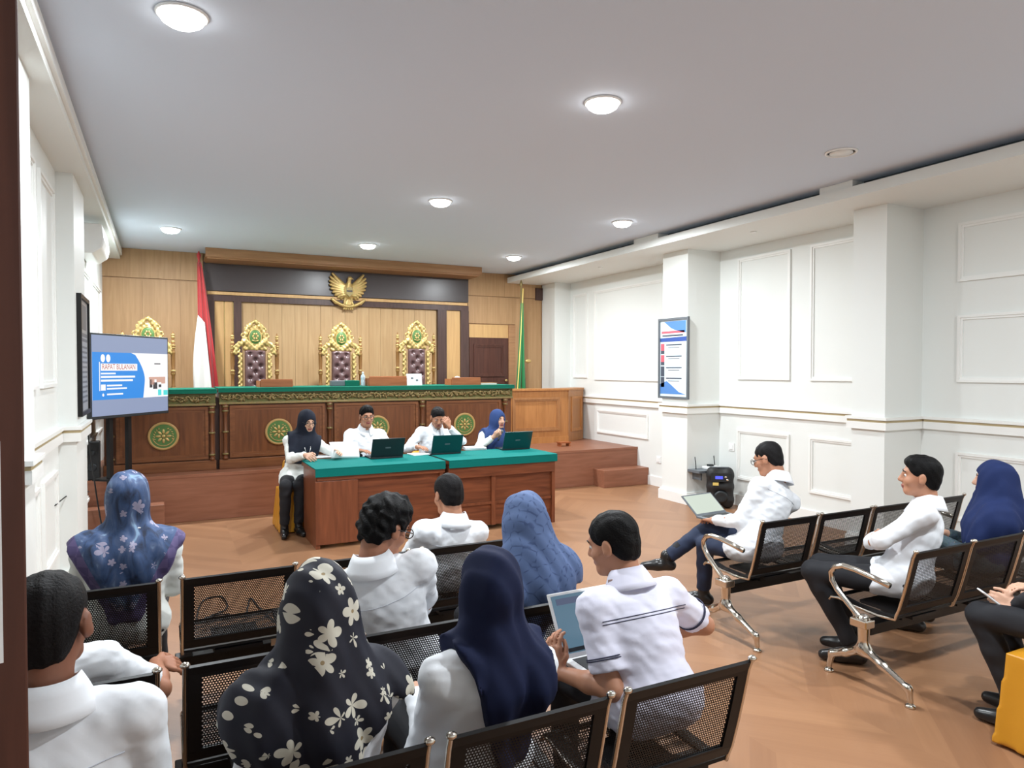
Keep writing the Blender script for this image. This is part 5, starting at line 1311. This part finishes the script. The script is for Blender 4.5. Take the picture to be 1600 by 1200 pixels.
t, i13 = person('person in black clothes holding a phone, seated on a gold chair', (GX+.05, GY), A_(GX+.03, GY+.08, 1.2), yaw=0.1, hp=.4, skin='skin_d', shirt='trouser_black', seat=.47, seed=24, vx=.0075, collar=False,
    hijab=dict(mat='hijab_black', hem=hemD(.24, .1, .25, 0), grow=.014), L=dict(wp=V3(at_y(1590, 948, 1.86)), d=(-.2, .9, .15), n=(.9, 0, -.3), curl=.7), R=dict(w=(.08, .22, .68), d=(-.7, .6, .1), n=(-.2, .2, -.9), curl=.4), legR=dict(k=(.12, .4, .53), a=(.12, .3, .095), toe=(.1, 1, -.1)), legL=dict(k=(-.1, .4, .53), a=(-.06, .24, .095)))
p = at_y(1552, 938, 1.95); t = thing('smartphone', 'smartphone held by the person in black at the room edge', 'phone', tuple(p), .9)
Mp = Matrix.Rotation(-.9, 4, 'X'); MB().box((-.036, -.004, -.075), (.036, .004, .075), Mp).build('casing', 'plastic_white', t, bevel=.003); MB().box((-.033, -.0055, -.068), (.033, -.004, .068), Mp).build('display', 'phone_screen', t)

# ------------------------------------------------------------------ the four speakers at the front tables
def front(label, hip, uv, yh, **k):
    return person(label, hip, V3(at_y(uv[0], uv[1], yh)), yaw=PI, seat=.47, vx=.0075, **k)
for x_, y_, lb in ((1.35, 7.83, 'gold satin covered chair under the woman with papers'), (2.05, 7.95, 'gold satin covered chair under the man in front of the black laptop'), (2.9, 7.95, 'gold satin covered chair under the man wiping his face'), (3.68, 7.95, 'gold satin covered chair under the woman with the microphone')): gold_chair(x_, y_, PI, lb)
t, iA = front('woman in glasses and black headscarf handling papers at the desk end', (1.3, 7.8), (480, 658), 7.72, skin='skin_d', glasses=True, seed=31, hy=PI+.25, hp=.25, shirt='shirt_cream',
    hijab=dict(mat='hijab_black', hem=lambda x, y, z: np.maximum(np.abs(x)-(.17+.1*(z+.1)), -.3-z), grow=.012, seed=2), R=dict(wp=A_(1.33, 7.42, .85), d=(-.3, .9, -.1), n=(-.6, .1, -.6), curl=.6), L=dict(wp=A_(1.68, 7.45, .86), d=(.1, .9, .1), n=(.6, .1, -.6)),
    legR=dict(k=(.17, .34, .53), a=(.18, .3, .095)), legL=dict(k=(.02, .3, .53), a=(.03, .27, .095)))
MB().tube([tuple(iA['N']-iA['base']+iA['rs']*x_-A_(0, y_, z_)) for x_, y_, z_ in ((-.05, .1, .04), (-.03, .142, .14), (0, .155, .24), (.03, .142, .14), (.05, .1, .04))], .004, 5).build('lanyard', 'silver_pin', t, True)
t, iB = front('man in glasses and white shirt seated before the black laptop', (2.07, 7.92), (573, 650), 7.84, skin='skin_a', glasses=True, hair='short', seed=32, hp=.15, fringe=.012, R=dict(wp=A_(1.93, 7.55, .85)), L=dict(wp=A_(2.25, 7.52, .85)), bulk=1.08)
t, iC = front('man in white shirt holding a hand to his face before the teal laptop', (2.88, 7.92), (684, 652), 7.76, skin='skin_a', hair='short', hairmat='hair_dark', fringe=.012, seed=33, hp=.45, hy=PI-.15, bulk=1.1, R=dict(wp=A_(2.6, 7.55, .86)), L=dict(wp=A_(3.0, 7.58, 1.07), pole=(-.8, .2, -.8), d=(.45, .1, .9), n=(.3, -.9, 0), curl=.7))
t, iD = front('woman in blue headscarf speaking into a microphone', (3.66, 7.92), (778, 655), 7.84, skin='skin_d', seed=34, hp=.05, hy=PI+.2, shirt='shirt_cream',
    hijab=dict(mat='hijab_blue', hem=lambda x, y, z: np.maximum(np.abs(x)-(.175+.1*(z+.1)), -.27-z), grow=.014, seed=6), R=dict(wp=A_(3.58, 7.6, .925), pole=(.9, .2, -.8), d=(-.7, .3, .4), n=(-.2, -.5, .4), curl=.9, thumb=.8), L=dict(wp=A_(3.96, 7.58, .86)))
hmic = iD['AR'][2]; mouth = iD['HD']+rot(PI+.2, .05) @ A_(0, .12, -.07)
ds = un(mouth-(hmic+A_(.07, -.035, .0))); p0 = hmic+A_(.07, -.035, .0)
t = thing('microphone', 'black handheld microphone held to the mouth of the woman in blue headscarf', 'microphone', tuple(p0))
Mq = Vector(ds).to_track_quat('Z', 'Y').to_matrix().to_4x4()
MB().lathe([(.011, -.06), (.013, .0), (.016, .1)], (0, 0, 0), 12, Mq).build('handle', 'black_matte', t, True); MB().ball(tuple(Vector(ds)*.12), .025, 12, 8).build('grille', 'plastic_grey', t, True)
for inf, rows in ((iB, (.05,)), (iC, (.05,))):
    c = inf['N']-inf['base']+inf['fs']*.118-inf['T']*.16-inf['rs']*.07
    MB().ball(tuple(c), (.012, .006, .012), 8, 5).build('lapel_pin', 'plastic_dark', inf['shirt'], True)
# a sheet lifted by the woman at the desk end
rows = []
for j in range(9):
    q = j/8; rows.append([(1.62+.28*u-.06*q, 7.4+.02*math.sin(u*3), TZT+.012+.15*math.sin(q*1.9)-.0*u+.04*u*q) if False else (1.58+.3*u, 7.36+.1*q*q, TZT+.02+.16*q-.012*u*u) for u in np.linspace(0, 1, 9)])
o = cloth_loft(rows, 'paper', 'lifted_page', None, .0015); tag(o, 'white page lifted up by the woman at the desk end', 'paper')

# ------------------------------------------------------------------ corner by the right pillar: portable speaker, shelf with router, sockets, cables
t = thing('portable_speaker', 'black portable trolley loudspeaker with blue display by the white pillar', 'loudspeaker', (6.27, 6.58, 0), -.65); t.scale = (1, 1, .9)
f = Fld((-.2, -.2, -.02), (.2, .2, .58), .012)
for z, w_ in ((.03, .125), (.5, .125)): pass
for sx in (-1, 1): f.cap((sx*.09, 0, .07), (sx*.09, 0, .5), .07, .07, .03); f.cap((sx*.09, .05, .07), (sx*.09, .05, .5), .07, .07, .03)
f.cap((-.09, 0, .12), (.09, 0, .12), .08, .08, .02); f.cap((-.09, 0, .3), (.09, 0, .3), .08, .08, .02); f.cap((-.09, 0, .46), (.09, 0, .46), .08, .08, .02); f.cap((-.07, .02, .52), (.07, .02, .52), .04, .04, .03)
f.cut(lambda X, Y, Z: .0-Z+0*X*Y); f.build('cabinet', 'black_matte', t)
box('control_panel', (-.12, -.095, .38), (.12, -.08, .5), 'plastic_dark', t); box('display', (-.07, -.099, .42), (.02, -.095, .46), 'led_blue', t)
for xx, zz in ((.055, .45), (.075, .41)): MB().lathe([(.016, 0), (.014, .015)], (xx, -.095, zz), 12, Matrix.Rotation(PI/2, 4, 'X')).build('knob', 'chrome', t, True)
MB().box((-.1, -.098, .33), (-.03, -.085, .37)).build('sticker', 'flag_fringe', t)
MB().lathe([(.085, 0), (.085, .008), (.06, .012), (.02, .004)], (0, -.085, .17), 20, Matrix.Rotation(PI/2, 4, 'X')).build('driver', 'plastic_dark', t, True)
MB().tube([(-.15, 0, .3), (-.155, 0, .5), (-.1, 0, .57), (.1, 0, .57), (.155, 0, .5), (.15, 0, .3)], .009, 6).build('handle', 'plastic_grey', t, True)
zsh = at_y(1128, 735, 6.82).z
t = thing('wall_shelf', 'grey wall shelf on the white pillar behind the portable loudspeaker', 'shelf', (6.33, 6.95, zsh))
box('board', (-.27, -.22, 0), (.25, 0, .03), 'plastic_grey', t); [box('bracket', (xx-.01, -.16, -.1), (xx+.01, 0, 0), 'plastic_grey', t) for xx in (-.18, .16)]
t = thing('wifi_router', 'white router with two black antennas on the grey wall shelf', 'router', (6.36, 6.84, zsh+.03))
box('body', (-.1, -.07, 0), (.1, .07, .035), 'plastic_white', t, .008); box('adapter', (-.05, -.03, .035), (.02, .03, .06), 'plastic_dark', t, .004)
for xx in (-.21, .11): MB().tube([(xx, .05, 0), (xx-.01, .05, .09), (xx-.02, .05, .16)], .006, 6).build('antenna', 'black_matte', t, True)
for y_, z_ in ((8.2, .4), (6.72, .74)):
    o = tag(MB().box((-.012, -.05, -.05), (0, .05, .05)).box((-.02, -.03, -.03), (-.012, .03, .03)).build('wall_socket', 'plastic_white', None, bevel=.002, loc=(XR, y_, z_)), 'white wall socket low on the right wall ' + ('near the platform step' if y_ > 8 else 'beside the white pillar'), 'socket')
# cables: on the floor seen through the empty seat, along the television stand, on the left wall
def cable(name, label, pts, r=.005, mat='black_matte'):
    P = [Vector(p) for p in pts]; out = []
    for i in range(len(P)-1):
        p0, p1, p2, p3 = P[max(i-1, 0)], P[i], P[i+1], P[min(i+2, len(P)-1)]
        for k in range(8):
            u = k/8; out.append(.5*((2*p1)+(p2-p0)*u+(2*p0-5*p1+4*p2-p3)*u*u+(3*p1-p0-3*p2+p3)*u**3))
    out.append(P[-1]); return tag(MB().tube(out, r, 6).build(name, mat, None, True), label, 'cable')
FC = [at_z(u, v, .008) for u, v in ((306, 972), (316, 940), (345, 932), (355, 950), (330, 962), (300, 975), (345, 960), (380, 963), (388, 945), (392, 935), (410, 955), (432, 972), (470, 985))]
cable('floor_cable', 'dark cable lying in loops on the floor in front of the empty seat', FC, .006)
cable('television_cable', 'black cable hanging down beside the television', [(-.66, 7.98, 1.5), (-.665, 8.0, 1.1), (-.64, 8.05, .8), (-.6, 8.1, .4), (-.55, 8.12, .03)], .007)
cable('wall_cable', 'thin dark cable sticking out from the left wall near the step', [(XL+.002, 6.2, .72), (XL+.06, 6.6, .74), (XL+.1, 7.2, .66), (XL+.08, 7.9, .55)], .005)
